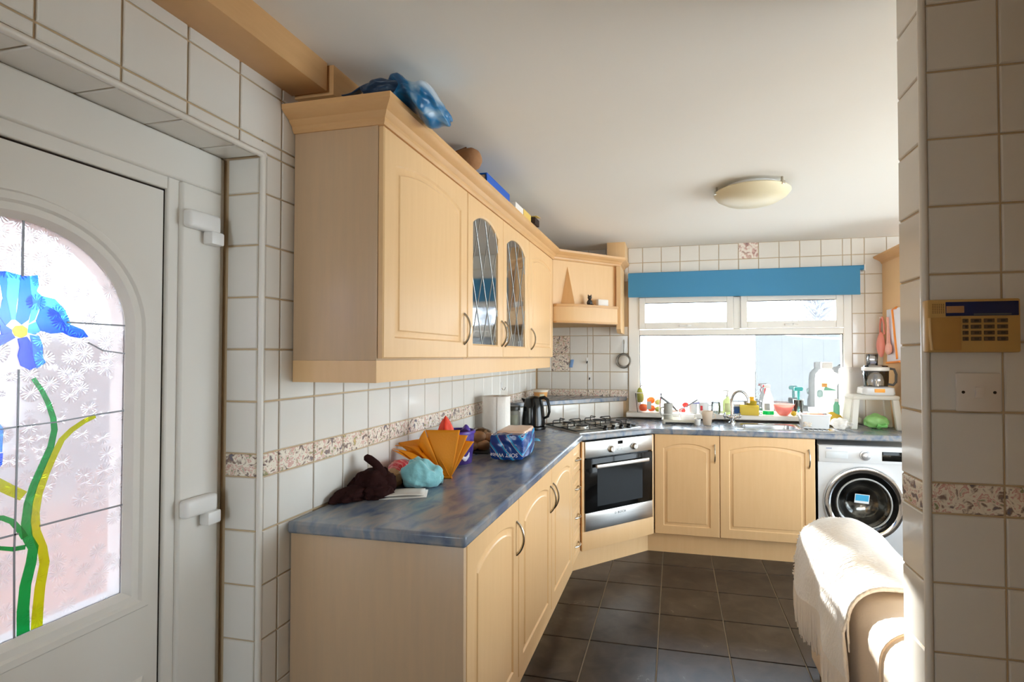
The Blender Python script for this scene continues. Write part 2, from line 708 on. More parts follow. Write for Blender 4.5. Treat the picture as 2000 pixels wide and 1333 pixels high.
# a narrow bullnose trim round the opening, jamb and soffit tiles
b = B()
b.tube([(XL - 0.004, DY1 + 0.004, 0), (XL - 0.004, DY1 + 0.004, DZ + 0.012)], 0.0085, 10)
obj('corner_trim', b, M_TRIM, wl)
b = B()
b.tube([(XL - 0.004, DY0, DZ + 0.004), (XL - 0.004, DY1 + 0.012, DZ + 0.004)], 0.0085, 10)
obj('corner_trim', b, M_TRIM, wl)
fr_j = T((0, DY1, 0))
tile_field(wl, fr_j, [-1.347, XL - 0.014], ZR, (-1.347, XL - 0.014, 0, DZ), border=(1.074,))
fr_s = T((0, 0, DZ)) @ Matrix.Rotation(R(90), 4, 'X')
tile_field(wl, fr_s, [-1.362, XL - 0.014], [-y for y in reversed(YR)], (-1.362, XL - 0.014, -DY1 + 0.004, -DY0))

# --- back wall with the window opening
WX0, WX1, WZ0, WZ1 = -0.388, 1.378, 0.935, 1.975
b = B()
b.box(-1.5, WX0, YB + 0.0055, 4.7, -0.05, ZC + 0.05)
b.box(WX1, 4.2, YB + 0.0055, 4.7, -0.05, ZC + 0.05)
b.box(WX0, WX1, YB + 0.0055, 4.7, -0.05, WZ0)
b.box(WX0, WX1, YB + 0.0055, 4.7, WZ1, ZC + 0.05)
wb = struct('wall_back', b, M_GROUT)
fr_b = T((0, YB, 0))
XC = [-0.109 + 0.1585 * k for k in range(-8, 25)]
ZB = [1.074, 1.1445, 1.303, 1.4625, 1.6215, 1.7805, 1.9393, 2.0925, 2.2515, 2.388]
dec = lambda x, z: 0.525 < x < 0.683 and z > 2.26
tile_field(wb, fr_b, [-1.24, -1.0817, -0.9140, -0.7545, -0.7042, -0.5542, WX0], ZB, (-1.215, WX0 - 0.004, 1.074, 1.7), border=(1.074,),
           skip=lambda x, z: -1.08 < x < -0.915 and 1.303 < z < 1.62)
tile_field(wb, fr_b, XC, ZB, (-1.215, WX0 - 0.004, 2.0925, ZC))
tile_field(wb, fr_b, XC, ZB, (WX0 - 0.004, WX1 + 0.004, 1.985, ZC), skip=dec)
tile_field(wb, fr_b, XC, [0.9125] + ZB[2:], (WX1 + 0.004, 2.2, 0.9125, ZC))
M_ROSE = ramp_mat('floral_tile', [(0.30, (150, 120, 116)), (0.40, (206, 168, 156)), (0.47, (232, 222, 210)), (0.56, (236, 228, 216)), (0.62, (214, 176, 164)), (0.70, (158, 150, 134))], 22, 0.15, 3)
tile(wb, fr_b @ T((0.527, 0, 2.2545)), 0.153, 0.131, M_ROSE, 'decor_tile')
for z in (1.305, 1.4645):
    tile(wb, fr_b @ T((-1.079, 0, z)), 0.162, 0.155, M_BORDER, 'decor_tile')

# low tiled boxing across the corner behind the hob (45 degrees)
b = B()
b.prism([(XL, 3.62), (XL, YB + 0.005), (-0.415, YB + 0.005)], 0.9112, 1.052)
cb = struct('wall_corner', b, M_GROUT)
fr_d = T((XL + 0.004, 3.616, 0)) @ rz(R(45))
tile_field(cb, fr_d, arange(0.02, 1.2, 0.1555), [0.912, 1.052], (0.01, 1.13, 0.912, 1.052))

# --- partition wall end at the right, with its tiles
b = B()
b.box(PX + 0.0055, 1.1, PY + 0.0055, PY + PD, -0.05, ZC + 0.05)
b.box(1.0, 1.1, -0.65, PY + 0.0055, -0.05, ZC + 0.05)  # unseen return wall, added to keep light from the right off the tiled end
wp = struct('wall_partition', b, M_GROUT)
fr_p = T((0, PY, 0))
ZP = [0.124, 0.283, 0.442, 0.601, 0.760, 0.919, 1.078, 1.1485, 1.314, 1.473, 1.632, 1.791, 1.950, 2.109, 2.268, ZC]
XP = [0.5682 + 0.159 * k for k in range(0, 8)]
tile_field(wp, fr_p, XP, ZP, (PX + 0.012, 0.998, 0, ZC), border=(1.078,))
fr_q = T((PX, 0, 0)) @ rz(R(-90))
tile_field(wp, fr_q, [-(PY + PD), -(PY + 0.010)], [z - 0.004 for z in ZP], (-(PY + PD), -(PY + 0.010), 0, ZC), border=(1.074,))
obj('corner_trim', B().tube([(PX + 0.004, PY + 0.004, 0), (PX + 0.004, PY + 0.004, ZC)], 0.0085, 10), M_TRIM, wp)

# --- unseen walls that close the room, plus added fill windows and a light-blocking wall
b = B()
b.box(-1.6, -1.1, -2.0, -1.9, -0.05, ZC + 0.05).box(-0.4, 1.3, -2.0, -1.9, -0.05, ZC + 0.05).box(3.9, 4.2, -2.0, -1.9, -0.05, ZC + 0.05).box(1.3, 3.9, -2.0, -1.9, -0.05, 0.4).box(1.3, 3.9, -2.0, -1.9, 2.1, ZC + 0.05).box(-1.1, -0.4, -2.0, -1.9, -0.05, 0.8).box(-1.1, -0.4, -2.0, -1.9, 2.1, ZC + 0.05)
struct('wall_rear', b, M_PLASTER)
w5 = struct('fill_window_5', B().box(1.3, 1.36, -1.98, -1.92, 0.4, 2.1).box(3.84, 3.9, -1.98, -1.92, 0.4, 2.1).box(1.36, 3.84, -1.98, -1.92, 0.4, 0.46).box(1.36, 3.84, -1.98, -1.92, 2.04, 2.1), M_UPVC)  # unseen window, added for more light on the back-run doors
obj('pane', B().box(1.36, 3.84, -1.952, -1.948, 0.46, 2.04), M_PANE, w5)
w3 = struct('fill_window_3', B().box(WX + 0.03, WX + 0.09, -1.7, -1.64, 0.15, 2.2).box(WX + 0.03, WX + 0.09, -0.26, -0.2, 0.15, 2.2).box(WX + 0.03, WX + 0.09, -1.64, -0.26, 0.15, 0.21)
            .box(WX + 0.03, WX + 0.09, -1.64, -0.26, 2.14, 2.2), M_UPVC)  # unseen side opening, added as fill from behind the camera
w4 = struct('fill_window_4', B().box(-1.1, -1.05, -1.98, -1.92, 0.8, 2.1).box(-0.45, -0.4, -1.98, -1.92, 0.8, 2.1).box(-1.05, -0.45, -1.98, -1.92, 0.8, 0.85).box(-1.05, -0.45, -1.98, -1.92, 2.05, 2.1), M_UPVC)  # unseen small window, added to brighten faces turned towards the camera
obj('pane', B().box(-1.05, -0.45, -1.952, -1.948, 0.85, 2.05), M_PANE, w4)
obj('pane', B().box(WX + 0.058, WX + 0.062, -1.64, -0.26, 0.21, 2.14), M_PANE, w3)
b = B()
b.box(WX, 4.2, -2.0, -1.7, -0.05, ZC + 0.05).box(WX, 4.2, -0.2, 0.9, -0.05, ZC + 0.05).box(WX, 4.2, -1.7, -0.2, -0.05, 0.15).box(WX, 4.2, -1.7, -0.2, 2.2, ZC + 0.05)
b.box(WX, 4.2, 4.2, 4.7, -0.05, ZC + 0.05)
b.box(WX, 4.2, 0.9, 4.2, 2.2, ZC + 0.05)
b.box(WX, 4.2, 0.9, 4.2, -0.05, 0.15)
struct('wall_right', b, M_PLASTER)
struct('wall_light_block', B().box(-0.25, 1.1, -0.75, -0.65, -0.05, ZC + 0.05), M_PLASTER)  # unseen wall, added to block rear window light from the tiled end
w2 = struct('window_2', B().box(WX + 0.03, WX + 0.09, 0.9, 0.98, 0.15, 2.2).box(WX + 0.03, WX + 0.09, 4.12, 4.2, 0.15, 2.2)
            .box(WX + 0.03, WX + 0.09, 0.98, 4.12, 0.15, 0.23).box(WX + 0.03, WX + 0.09, 0.98, 4.12, 2.12, 2.2)
            .box(WX + 0.03, WX + 0.09, 2.51, 2.59, 0.23, 2.12), M_UPVC)
obj('pane', B().box(WX + 0.058, WX + 0.062, 0.98, 4.12, 0.23, 2.12), M_PANE, w2)

# --- boxed wooden beam under the ceiling along the left wall
struct('trim_1', B().box(XL - 0.01, -1.088, -1.9, 1.409, 2.293, ZC + 0.02, 0.002), M_WOODH)
struct('trim_2', B().box(XL - 0.01, -1.074, 1.421, 1.95, 2.288, ZC + 0.02, 0.002), M_WOODH)
# filler box above the canopy at the back wall
struct('trim_3', B().box(-0.545, -0.395, 4.17, YB, 2.245, ZC + 0.01, 0.002), M_WOOD)

# --- door 1: upvc frame, leaf with arched stained glass, flag hinges
FX = -1.362
b = B()
b.box(-1.45, FX, 1.1185, DY1 + 0.004, 0, DZ)
b.box(-1.45, FX, DY0 - 0.01, 0.481, 0, DZ)
b.box(-1.45, FX, 0.481, 1.1185, 1.9025, DZ)
d1 = struct('door_1', b, M_UPVC, bevel=0.004)
b = B()      # raised outer part of the frame
b.box(FX - 0.01, FX + 0.012, 1.150, DY1 - 0.016, 0, 1.936).box(FX - 0.01, FX + 0.012, DY0 + 0.01, DY1 - 0.016, 1.936, DZ - 0.002)
b.box(FX - 0.01, FX + 0.012, DY0, 0.45, 0, 1.936)
obj('frame_face', b, M_UPVC, d1, bevel=0.006)
obj('shadow_gap', B().box(-1.44, FX - 0.012, 1.1135, 1.1185, 0, 1.9025).box(-1.44, FX - 0.012, 0.481, 1.1185, 1.8975, 1.9025), M_DARKGAP, d1)
GC, GZ, GR, GB = 0.80, 1.509, 0.229, 0.836       # glass: arch centre, springing height, radius, bottom


CA = math.atan2(1.8975 - GZ, 1.1135 - GC)
ANG = sorted([math.pi * i / 28 for i in range(29)] + [CA, math.pi - CA])


def arch(off, n=24, gb=None):
    pts = [(GC - GR - off, (gb if gb is not None else GB) - off), (GC + GR + off, (gb if gb is not None else GB) - off)]
    for a in ANG:
        pts.append((GC + (GR + off) * math.cos(a), GZ + (GR + off) * math.sin(a)))
    return pts


def arch_rect(y0, y1, z0, z1, n=24):
    """outer rectangle sampled to the same count as arch()"""
    pts = [(y0, z0), (y1, z0)]
    for a in ANG:
        c, s = math.cos(a), math.sin(a)
        t = min((y1 - GC) / max(abs(c), 1e-6), (z1 - GZ) / max(s, 1e-6))
        pts.append((GC + c * t, GZ + s * t))
    return pts


LX = -1.372     # face of the leaf
b = B()
rings = [[(LX - 0.06, y, z) for y, z in arch_rect(0.4845, 1.1135, 0.02, 1.8975)],
         [(LX, y, z) for y, z in arch_rect(0.4845, 1.1135, 0.02, 1.8975)],
         [(LX, y, z) for y, z in arch(0.058)], [(LX + 0.009, y, z) for y, z in arch(0.052)],
         [(LX + 0.009, y, z) for y, z in arch(0.036)], [(LX + 0.003, y, z) for y, z in arch(0.030)],
         [(LX + 0.003, y, z) for y, z in arch(0.014)], [(LX - 0.012, y, z) for y, z in arch(0.0)],
         [(LX - 0.06, y, z) for y, z in arch(0.0)]]
b.ring_loft(rings, cap0=False, cap1=False)
leaf = obj('leaf', b, M_UPVC, d1, angle=25)
pnl = [(0.60, 0.15), (1.078, 0.15), (1.078, 0.60), (0.60, 0.60)]
grow = lambda k: [(y + (k if y < 0.8 else -k), z + (k if z < 0.4 else -k)) for y, z in pnl]
b = B().ring_loft([[(LX - 0.001, y, z) for y, z in grow(0)], [(LX + 0.008, y, z) for y, z in grow(0.010)],
                   [(LX + 0.008, y, z) for y, z in grow(0.022)], [(LX + 0.001, y, z) for y, z in grow(0.034)]], cap0=False)
obj('lower_panel', b, M_UPVC, leaf)
G0 = LX - 0.014
M_DGLASS = lit_glass('flower_glass', (0.90, 0.92, 0.96), 0.30, 0.30, 0.9)
obj('glazing', B().prism(arch(0.0), G0 - 0.006, G0, 'x'), M_DGLASS, d1)
PETALS = {
    'royal': [[(0.7742, 1.6196), (0.7889, 1.622), (0.7925, 1.5993), (0.7913, 1.5694), (0.8004, 1.5193), (0.7907, 1.506), (0.7789, 1.5262), (0.7848, 1.5645), (0.7812, 1.5892)],
              [(0.8142, 1.6175), (0.83, 1.6178), (0.8322, 1.5896), (0.8363, 1.5571), (0.8297, 1.5214), (0.8176, 1.5097), (0.8072, 1.5198), (0.8101, 1.5501), (0.8122, 1.5827)],
              [(0.8492, 1.545), (0.862, 1.5552), (0.8831, 1.5435), (0.9014, 1.5078), (0.8937, 1.4959), (0.8705, 1.4926), (0.8517, 1.4984), (0.8423, 1.5201)],
              [(0.8937, 1.4959), (0.9014, 1.5078), (0.9094, 1.5153), (0.9344, 1.5049), (0.9453, 1.4886), (0.9284, 1.4844), (0.9098, 1.4872)],
              [(0.8112, 1.4792), (0.8268, 1.4841), (0.8359, 1.4691), (0.8381, 1.4428), (0.8439, 1.4163), (0.8332, 1.411), (0.8173, 1.4212), (0.8118, 1.4427), (0.815, 1.46)],
              [(0.7274, 1.4836), (0.7795, 1.4865), (0.8009, 1.4917), (0.8069, 1.4812), (0.7864, 1.4658), (0.7704, 1.4551), (0.738, 1.4409)],
              [(0.7789, 1.5262), (0.7907, 1.506), (0.8008, 1.498), (0.8009, 1.4917), (0.7844, 1.4867), (0.7809, 1.5012)],
              [(0.7522, 1.2395), (0.7897, 1.2369), (0.789, 1.2138), (0.7803, 1.2004), (0.7629, 1.1942), (0.745, 1.205)]],
    'sky': [[(0.7889, 1.622), (0.8142, 1.6175), (0.8122, 1.5827), (0.8084, 1.55), (0.8072, 1.5198), (0.8004, 1.5193), (0.7913, 1.5694), (0.7925, 1.5993)],
            [(0.83, 1.6178), (0.8443, 1.6223), (0.8465, 1.5981), (0.843, 1.5866), (0.8524, 1.5766), (0.8491, 1.5495), (0.8404, 1.5221), (0.8299, 1.5127), (0.8363, 1.5571), (0.8322, 1.5896)],
            [(0.8524, 1.5766), (0.8769, 1.5726), (0.8968, 1.5493), (0.9093, 1.5176), (0.9014, 1.5078), (0.8831, 1.5435), (0.862, 1.5552), (0.8492, 1.545)],
            [(0.832, 1.4887), (0.8482, 1.4871), (0.8559, 1.4651), (0.8563, 1.4383), (0.8621, 1.4271), (0.8457, 1.414), (0.8381, 1.4428), (0.8359, 1.4691)],
            [(0.8299, 1.5105), (0.8423, 1.5179), (0.8517, 1.4984), (0.8409, 1.4891), (0.8284, 1.4929)],
            [(0.7268, 1.5244), (0.7758, 1.5176), (0.7825, 1.5055), (0.7794, 1.4928), (0.7274, 1.4856)],
            [(0.7509, 1.325), (0.7766, 1.3131), (0.7899, 1.2883), (0.7886, 1.2396), (0.7522, 1.2395)]],
    'yellow': [[(0.8016, 1.4981), (0.8074, 1.507), (0.8194, 1.5087), (0.8283, 1.5016), (0.8276, 1.4885), (0.8181, 1.4806), (0.806, 1.4855)]],
}
PC = {'royal': (0.13, 0.34, 1.0), 'sky': (0.24, 0.60, 1.0), 'yellow': (1.0, 0.80, 0.12)}
for k, polys in PETALS.items():
    mm = tint_glass('stained_' + k, PC[k])
    for q, poly in enumerate(polys):
        e = 0.0012 + 0.0002 * q
        obj('flower_centre' if k == 'yellow' else 'petal', B().prism(poly, G0, G0 + e, 'x'), mm, d1)


def ribbon(pts, ws, x0, x1):
    L, Rr = [], []
    for i, (y, z) in enumerate(pts):
        a, c = pts[max(i - 1, 0)], pts[min(i + 1, len(pts) - 1)]
        dx, dz = c[0] - a[0], c[1] - a[1]
        ln = math.hypot(dx, dz) or 1
        w = ws[0] + (ws[1] - ws[0]) * i / max(len(pts) - 1, 1)
        L.append((y - dz / ln * w / 2, z + dx / ln * w / 2))
        Rr.append((y + dz / ln * w / 2, z - dx / ln * w / 2))
    rings = [[(x0, *l), (x0, *r), (x1, *r), (x1, *l)] for l, r in zip(L, Rr)]
    return B().ring_loft(rings)


STEM = [(0.84, 1.392), (0.8561, 1.3639), (0.868, 1.3354), (0.8779, 1.301), (0.8807, 1.2728), (0.8742, 1.2348), (0.8565, 1.1888), (0.8437, 1.1539), (0.8354, 1.1186), (0.8317, 1.077), (0.8353, 1.0428), (0.8457, 1.0187), (0.8421, 0.9864), (0.8329, 0.9416), (0.8297, 0.8898), (0.8306, 0.8380)]
LEAF = [(0.9638, 1.2952), (0.9401, 1.2848), (0.9148, 1.2679), (0.8954, 1.248), (0.8815, 1.2168), (0.8658, 1.1758), (0.8529, 1.1326), (0.8479, 1.0934), (0.8497, 1.0524), (0.8622, 1.0108), (0.8669, 0.9766), (0.8593, 0.9249), (0.856, 0.877), (0.8546, 0.8380)]
SG = tint_glass('stained_green', (0.10, 0.62, 0.28))
SY = tint_glass('stained_lime', (0.78, 0.80, 0.10))
obj('leaf_blade', ribbon(LEAF, (0.010, 0.021), G0, G0 + 0.0012), SY, d1)
obj('stem', ribbon(STEM, (0.008, 0.022), G0, G0 + 0.0018), SG, d1)
obj('leaf_blade', ribbon([(0.69, 1.245), (0.763, 1.1917), (0.7867, 1.1708), (0.8073, 1.1526), (0.8265, 1.137)], (0.022, 0.020), G0, G0 + 0.0014), SY, d1)
obj('tendril', ribbon([(0.70, 1.10), (0.7643, 1.1063), (0.7918, 1.1002), (0.8083, 1.0872), (0.8234, 1.0613), (0.8301, 1.0457)], (0.009, 0.012), G0, G0 + 0.0014), SG, d1)
obj('tendril', ribbon([(0.70, 1.09), (0.766, 1.0579), (0.7878, 1.0384), (0.8103, 1.0277), (0.8316, 1.0246)], (0.006, 0.010), G0, G0 + 0.0014), SG, d1)
for w, pts in ((0.004, [(0.8172, 1.7374), (0.8166, 1.6591), (0.8173, 1.6147)]), (0.004, [(0.9012, 1.5206), (1.0297, 1.52)]),
               (0.003, [(0.9455, 1.4741), (0.9788, 1.4552), (1.0290, 1.4481)]), (0.004, [(0.9665, 1.2979), (1.029, 1.3013)]),
               (0.003, [(0.7849, 1.2877), (0.8135, 1.2889), (0.8851, 1.2903), (0.9665, 1.2979)]), (0.004, [(0.8562, 1.0624), (0.9331, 1.0618), (1.029, 1.0601)]),
               (0.003, [(0.814, 1.4126), (0.8140, 1.2612), (0.8135, 1.1562), (0.8123, 1.0174), (0.8151, 0.8365)]), (0.004, [(0.60, 1.058), (0.7766, 1.0587), (0.8194, 1.058)]),
               (0.004, [(0.572, 1.52), (0.72, 1.52)])):
    obj('lead_line', ribbon(pts, (w, w), G0, G0 + 0.0022), M_LEAD, d1)
for z in (1.832, 1.012):
    b = B().box(FX + 0.010, FX + 0.040, 1.150, 1.252, z - 0.026, z + 0.026, 0.010, 3)
    h = obj('hinge', b, M_WHITEP, d1)
    obj('hinge_knuckle', B().box(FX + 0.012, FX + 0.046, 1.213, 1.256, z - 0.062, z - 0.024, 0.005), M_WHITEP, h)

# --- window 1
b = B()
FY0, FY1 = 4.405, 4.475
b.box(WX0, -0.295, FY0, FY1, WZ0, WZ1).box(1.317, WX1, FY0, FY1, WZ0, WZ1)
b.box(-0.295, 1.317, FY0, FY1, WZ0, 0.985).box(-0.295, 1.317, FY0, FY1, 1.621, 1.668)
b.box(0.480, 0.535, FY0, FY1, 1.668, WZ1).box(-0.295, 1.317, FY0, FY1, 1.93, WZ1)
w1 = struct('window_1', b, M_UPVC, bevel=0.004)
obj('pane', B().box(-0.295, 1.317, 4.438, 4.443, 0.985, 1.621), M_PANE, w1)
obj('gasket', B().box(-0.295, 1.317, 4.425, 4.437, 1.614, 1.6225).box(-0.2955, -0.289, 4.425, 4.437, 0.985, 1.621).box(1.311, 1.3175, 4.425, 4.437, 0.985, 1.621), mat('grey_gasket', (92, 90, 88), 0.6), w1)
for x0, x1 in ((-0.297, 0.478), (0.537, 1.312)):
    b = B()
    k = 0.052
    b.box(x0, x0 + k, 4.392, 4.45, 1.672, 1.945).box(x1 - k, x1, 4.392, 4.45, 1.672, 1.945)
    b.box(x0 + k, x1 - k, 4.392, 4.45, 1.672, 1.728).box(x0 + k, x1 - k, 4.392, 4.45, 1.898, 1.945)
    s = obj('sash', b, M_UPVC, w1, bevel=0.004)
    obj('pane', B().box(x0 + k, x1 - k, 4.420, 4.424, 1.728, 1.898), M_PANE, s)
    obj('gasket', B().box(x0 + k, x1 - k, 4.404, 4.418, 1.892, 1.899), MATS['grey_gasket'], s)
    xm = (x0 + x1) / 2
    obj('handle', B().box(xm - 0.05, xm + 0.05, 4.376, 4.392, 1.690, 1.706, 0.004).box(xm + 0.01, xm + 0.03, 4.370, 4.380, 1.688, 1.708, 0.003), M_WHITEP, s)
b = B().box(-0.40, 1.40, 4.282, 4.41, 0.9275, 0.966)
obj('sill', b, M_UPVC, w1, bevel=0.006)

# --- garden beyond the window, paving beyond the door
M_PATIO = mat('pale_paving', (205, 198, 188), 0.9, var=(2, (190, 182, 170), 0.3))
M_BRICK = mat('terracotta_paving', (186, 124, 88), 0.9, var=(4, (174, 112, 78), 0.3))
struct('ground_garden', B().box(-12, 14, 4.75, 22, -0.25, -0.15), M_PATIO)
struct('ground_drive', B().box(-12, -1.55, -8, 4.7, -0.25, -0.15), M_BRICK)
t = thing('shade_roof', 'added flat roof keeping the sky off the drive outside the door', 'shade_roof', (-6.3, -3, -0.15))  # unseen roof, added to darken what shows through the door glass
obj('roof', B().box(-6.4, -1.55, -4.0, 6.0, 2.55, 2.65), M_PLASTER, t, world=True)
for y in (-3.8, 1.0, 5.8):
    obj('post', B().box(-6.35, -6.25, y, y + 0.1, -0.15, 2.549), M_PLASTER, t, world=True)
t = thing('sun_block', 'added pale building blocking the low sun behind the drive', 'building', (-4, 6.2, -0.15))  # unseen building, added to stop sun reaching under that roof
obj('wall_face', B().box(-6.7, -1.6, 6.15, 6.35, -0.15, 2.9), M_PLASTER, t, world=True)
obj('roof', B().box(-6.8, -1.55, 6.05, 8.5, 2.9, 3.0), M_PLASTER, t, world=True)
t = thing('house_wall', 'pale rendered neighbouring wall across the drive, blurred by the door glass', 'wall', (-6.5, 0, -0.15))
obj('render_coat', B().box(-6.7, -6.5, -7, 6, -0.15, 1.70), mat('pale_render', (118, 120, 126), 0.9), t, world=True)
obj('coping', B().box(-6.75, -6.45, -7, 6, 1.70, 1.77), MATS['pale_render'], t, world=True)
M_FENCE = mat('weathered_fence', (44, 42, 39), 0.9, var=(2, (38, 36, 34), 0.3), stretch=(6, 6, 0.6))
fx = 1.43
t = thing('garden_fence', 'grey timber garden fence seen through the right half of the window', 'fence', (fx, 9.0, -0.15))
for k in range(34):
    x = fx + 0.16 * k
    obj('board', B().box(x, x + 0.161, 9.0 + 0.01 * (k % 2), 9.03 + 0.01 * (k % 2), -0.15, 1.93), M_FENCE, t, world=True)
obj('post', B().box(fx - 0.10, fx, 8.97, 9.07, -0.15, 2.0), M_FENCE, t, world=True)
obj('rail', B().box(fx, fx + 5.4, 9.04, 9.09, 1.5, 1.6), M_FENCE, t, world=True)
t = thing('low_wall', 'white rendered low wall in front of the grey fence', 'wall', (2.0, 8.4, -0.15))
obj('wall_face', B().box(2.1, 7.5, 8.4, 8.55, -0.15, 0.58), mat('garden_white', (226, 224, 220), 0.9), t, world=True)
obj('coping', B().box(2.05, 7.5, 8.36, 8.6, 0.58, 0.64), mat('garden_white', (226, 224, 220), 0.9), t, world=True)
t = thing('shade_tree', 'unseen clipped round tree added to shade the middle of the sofa throw', 'tree', (-0.72, 8.0, -0.15))  # added out of sight so that its crown shades the throw
obj('trunk', B().tube([(-0.72, 8, -0.2), (-0.71, 8, 1.0), (-0.72, 8, 1.95)], [0.035, 0.03, 0.025], 8), mat('brown_bark', (96, 78, 60), 0.9), t, world=True)
obj('crown', B().ball((-0.72, 8.0, 2.08), (0.235, 0.28, 0.20), 4, lambda p: p * (1 + noise.noise(p * 5) * 0.16)), mat('shade_tree_leaves', (66, 92, 50), 0.8), t, world=True)
t = thing('garden_wall', 'pale low garden wall outside the left of the window', 'wall', (-2, 10, -0.15))
obj('wall_face', B().box(-6, 1.30, 10.0, 10.2, -0.15, 1.35), mat('garden_render', (196, 194, 190), 0.9), t, world=True)
obj('coping', B().box(-6, 1.30, 9.95, 10.25, 1.35, 1.42), mat('garden_render', (196, 194, 190), 0.9), t, world=True)
t = thing('washing_line', 'white washing line sagging across the garden', 'washing line', (1.3, 7.0, 1.9))
obj('cord', B().tube([(0.9 + 2.6 * i / 14, 7.0, 1.66 + 0.65 * (i / 14 - 0.5) ** 2) for i in range(15)], 0.012, 6), M_WHITEP, t, world=True)
t = thing('hanging_cloth', 'white cloth pegged on the washing line outside', 'cloth', (2.45, 7.0, 1.7))
obj('sheet', B().surf(lambda u, v: (2.33 + 0.25 * u, 6.985 + 0.02 * math.sin(9 * u), 1.675 - 0.29 * v), 10, 6), mat('white_cloth', (240, 240, 240), 0.9), t, world=True, solid=0.004)
obj('peg', B().box(2.36, 2.375, 6.97, 7.0, 1.66, 1.72), M_WOOD, t, world=True)
t = thing('garden_tree', 'bare grey tree beyond the fence in the upper right pane', 'tree', (3.55, 14, -0.15))
b = B().tube([(3.55, 14, -0.2), (3.5, 14, 1.5), (3.65, 14, 3.3)], [0.14, 0.1, 0.05])
M_BARK = mat('pale_bark', (128, 126, 130), 0.9)
obj('trunk', b, M_BARK, t, world=True)
b = B()
for k in range(220):
    a, h = rnd.uniform(0, 6.28), rnd.uniform(1.6, 3.4)
    L = rnd.uniform(0.4, 1.1)
    p = Vector((3.57, 14, h))
    d = Vector((math.cos(a), math.sin(a) * 0.6, rnd.uniform(0.2, 0.8))) * L
    b.tube([p, p + d * 0.6, p + d + Vector((0, 0, 0.1))], [0.025, 0.014, 0.004], 5)
obj('branches', b, M_BARK, t, world=True, kind='stuff')

# ================================================================== fitted kitchen
def loop_panel(x0, x1, z0, z1, rise, off, y, n=16):
    pts = [(x0 - off, y, z0 - off), (x1 + off, y, z0 - off)]
    for i in range(n + 1):
        s = 1 - 2 * i / n
        xm, hw = (x0 + x1) / 2, (x1 - x0) / 2 + off
        pts.append((xm + hw * s, y, z1 + off - rise * abs(s) ** 2.2))
    return pts


def loop_rect(x0, x1, z0, z1, y, n=16):
    return [(x0, y, z0), (x1, y, z0)] + [(x1 + (x0 - x1) * i / n, y, z1) for i in range(n + 1)]


def arched_door(parent, x0, w, z0, h, y=0.0, glass=False, rise=0.035, inset=0.068, t=0.02, name='door'):
    """raised-panel door facing -y, or a glazed one; front face at y-t"""
    f = y - t
    x1, z1 = x0 + w, z0 + h
    px0, px1, pz0, pz1 = x0 + inset, x1 - inset, z0 + inset, z1 - inset
    b = B()
    r = [loop_rect(x0, x1, z0, z1, y - 0.0005), loop_rect(x0, x1, z0, z1, f + 0.004), loop_rect(x0 + 0.004, x1 - 0.004, z0 + 0.004, z1 - 0.004, f)]
    if glass:
        r += [loop_panel(px0, px1, pz0, pz1, rise, 0.004, f), loop_panel(px0, px1, pz0, pz1, rise, -0.004, f + 0.006),
              loop_panel(px0, px1, pz0, pz1, rise, -0.004, y - 0.0005)]
        b.ring_loft(r + [r[0]], cap0=False, cap1=False)
    else:
        r += [loop_panel(px0, px1, pz0, pz1, rise, 0.006, f), loop_panel(px0, px1, pz0, pz1, rise, 0.0, f + 0.006), loop_panel(px0, px1, pz0, pz1, rise, -0.006, f + 0.006),
              loop_panel(px0, px1, pz0, pz1, rise, -0.018, f + 0.003), loop_panel(px0, px1, pz0, pz1, rise, -0.022, f - 0.001), loop_panel(px0, px1, pz0, pz1, rise, -0.030, f - 0.001)]
        b.ring_loft(r)
    return obj(name, b, M_WOOD, parent, angle=28)


def bow_handle(parent, x, z, y, L=0.132, horiz=False, out=0.030):
    pts, rs = [], []
    for i in range(13):
        t = i / 12
        s = (t - 0.5) * L
        o = out * (1 - (2 * t - 1) ** 2) ** 0.8
        pts.append((x + s, y - o, z) if horiz else (x, y - o, z + s))
        rs.append(0.0052 if 0 < i < 12 else 0.006)
    b = B().tube(pts, rs, 8)
    return obj('handle', b, M_NICKEL, parent)


# --- base units along the left wall (fronts look to +x)
XF = -0.637       # carcass front; door faces stand 20 mm proud
DB0, DH = 0.148, 0.722


def left_base(name, label, y0, y1, doors, end_panel=False):
    t = thing(name, label, 'cabinet', (XF, y0, 0), R(90), 'base units under the worktop')
    w = y1 - y0
    d = XF - XL - 0.004
    obj('carcass', B().box(0.0, w, 0.0, d, 0.15, 0.8685), M_WOODE, t)
    for (a, e, hs) in doors:
        dd = arched_door(t, a - y0, e - a, DB0, DH, -0.001)
        bow_handle(dd, (e - y0 - 0.028) if hs > 0 else (a - y0 + 0.028), 0.718, -0.021)
    return t


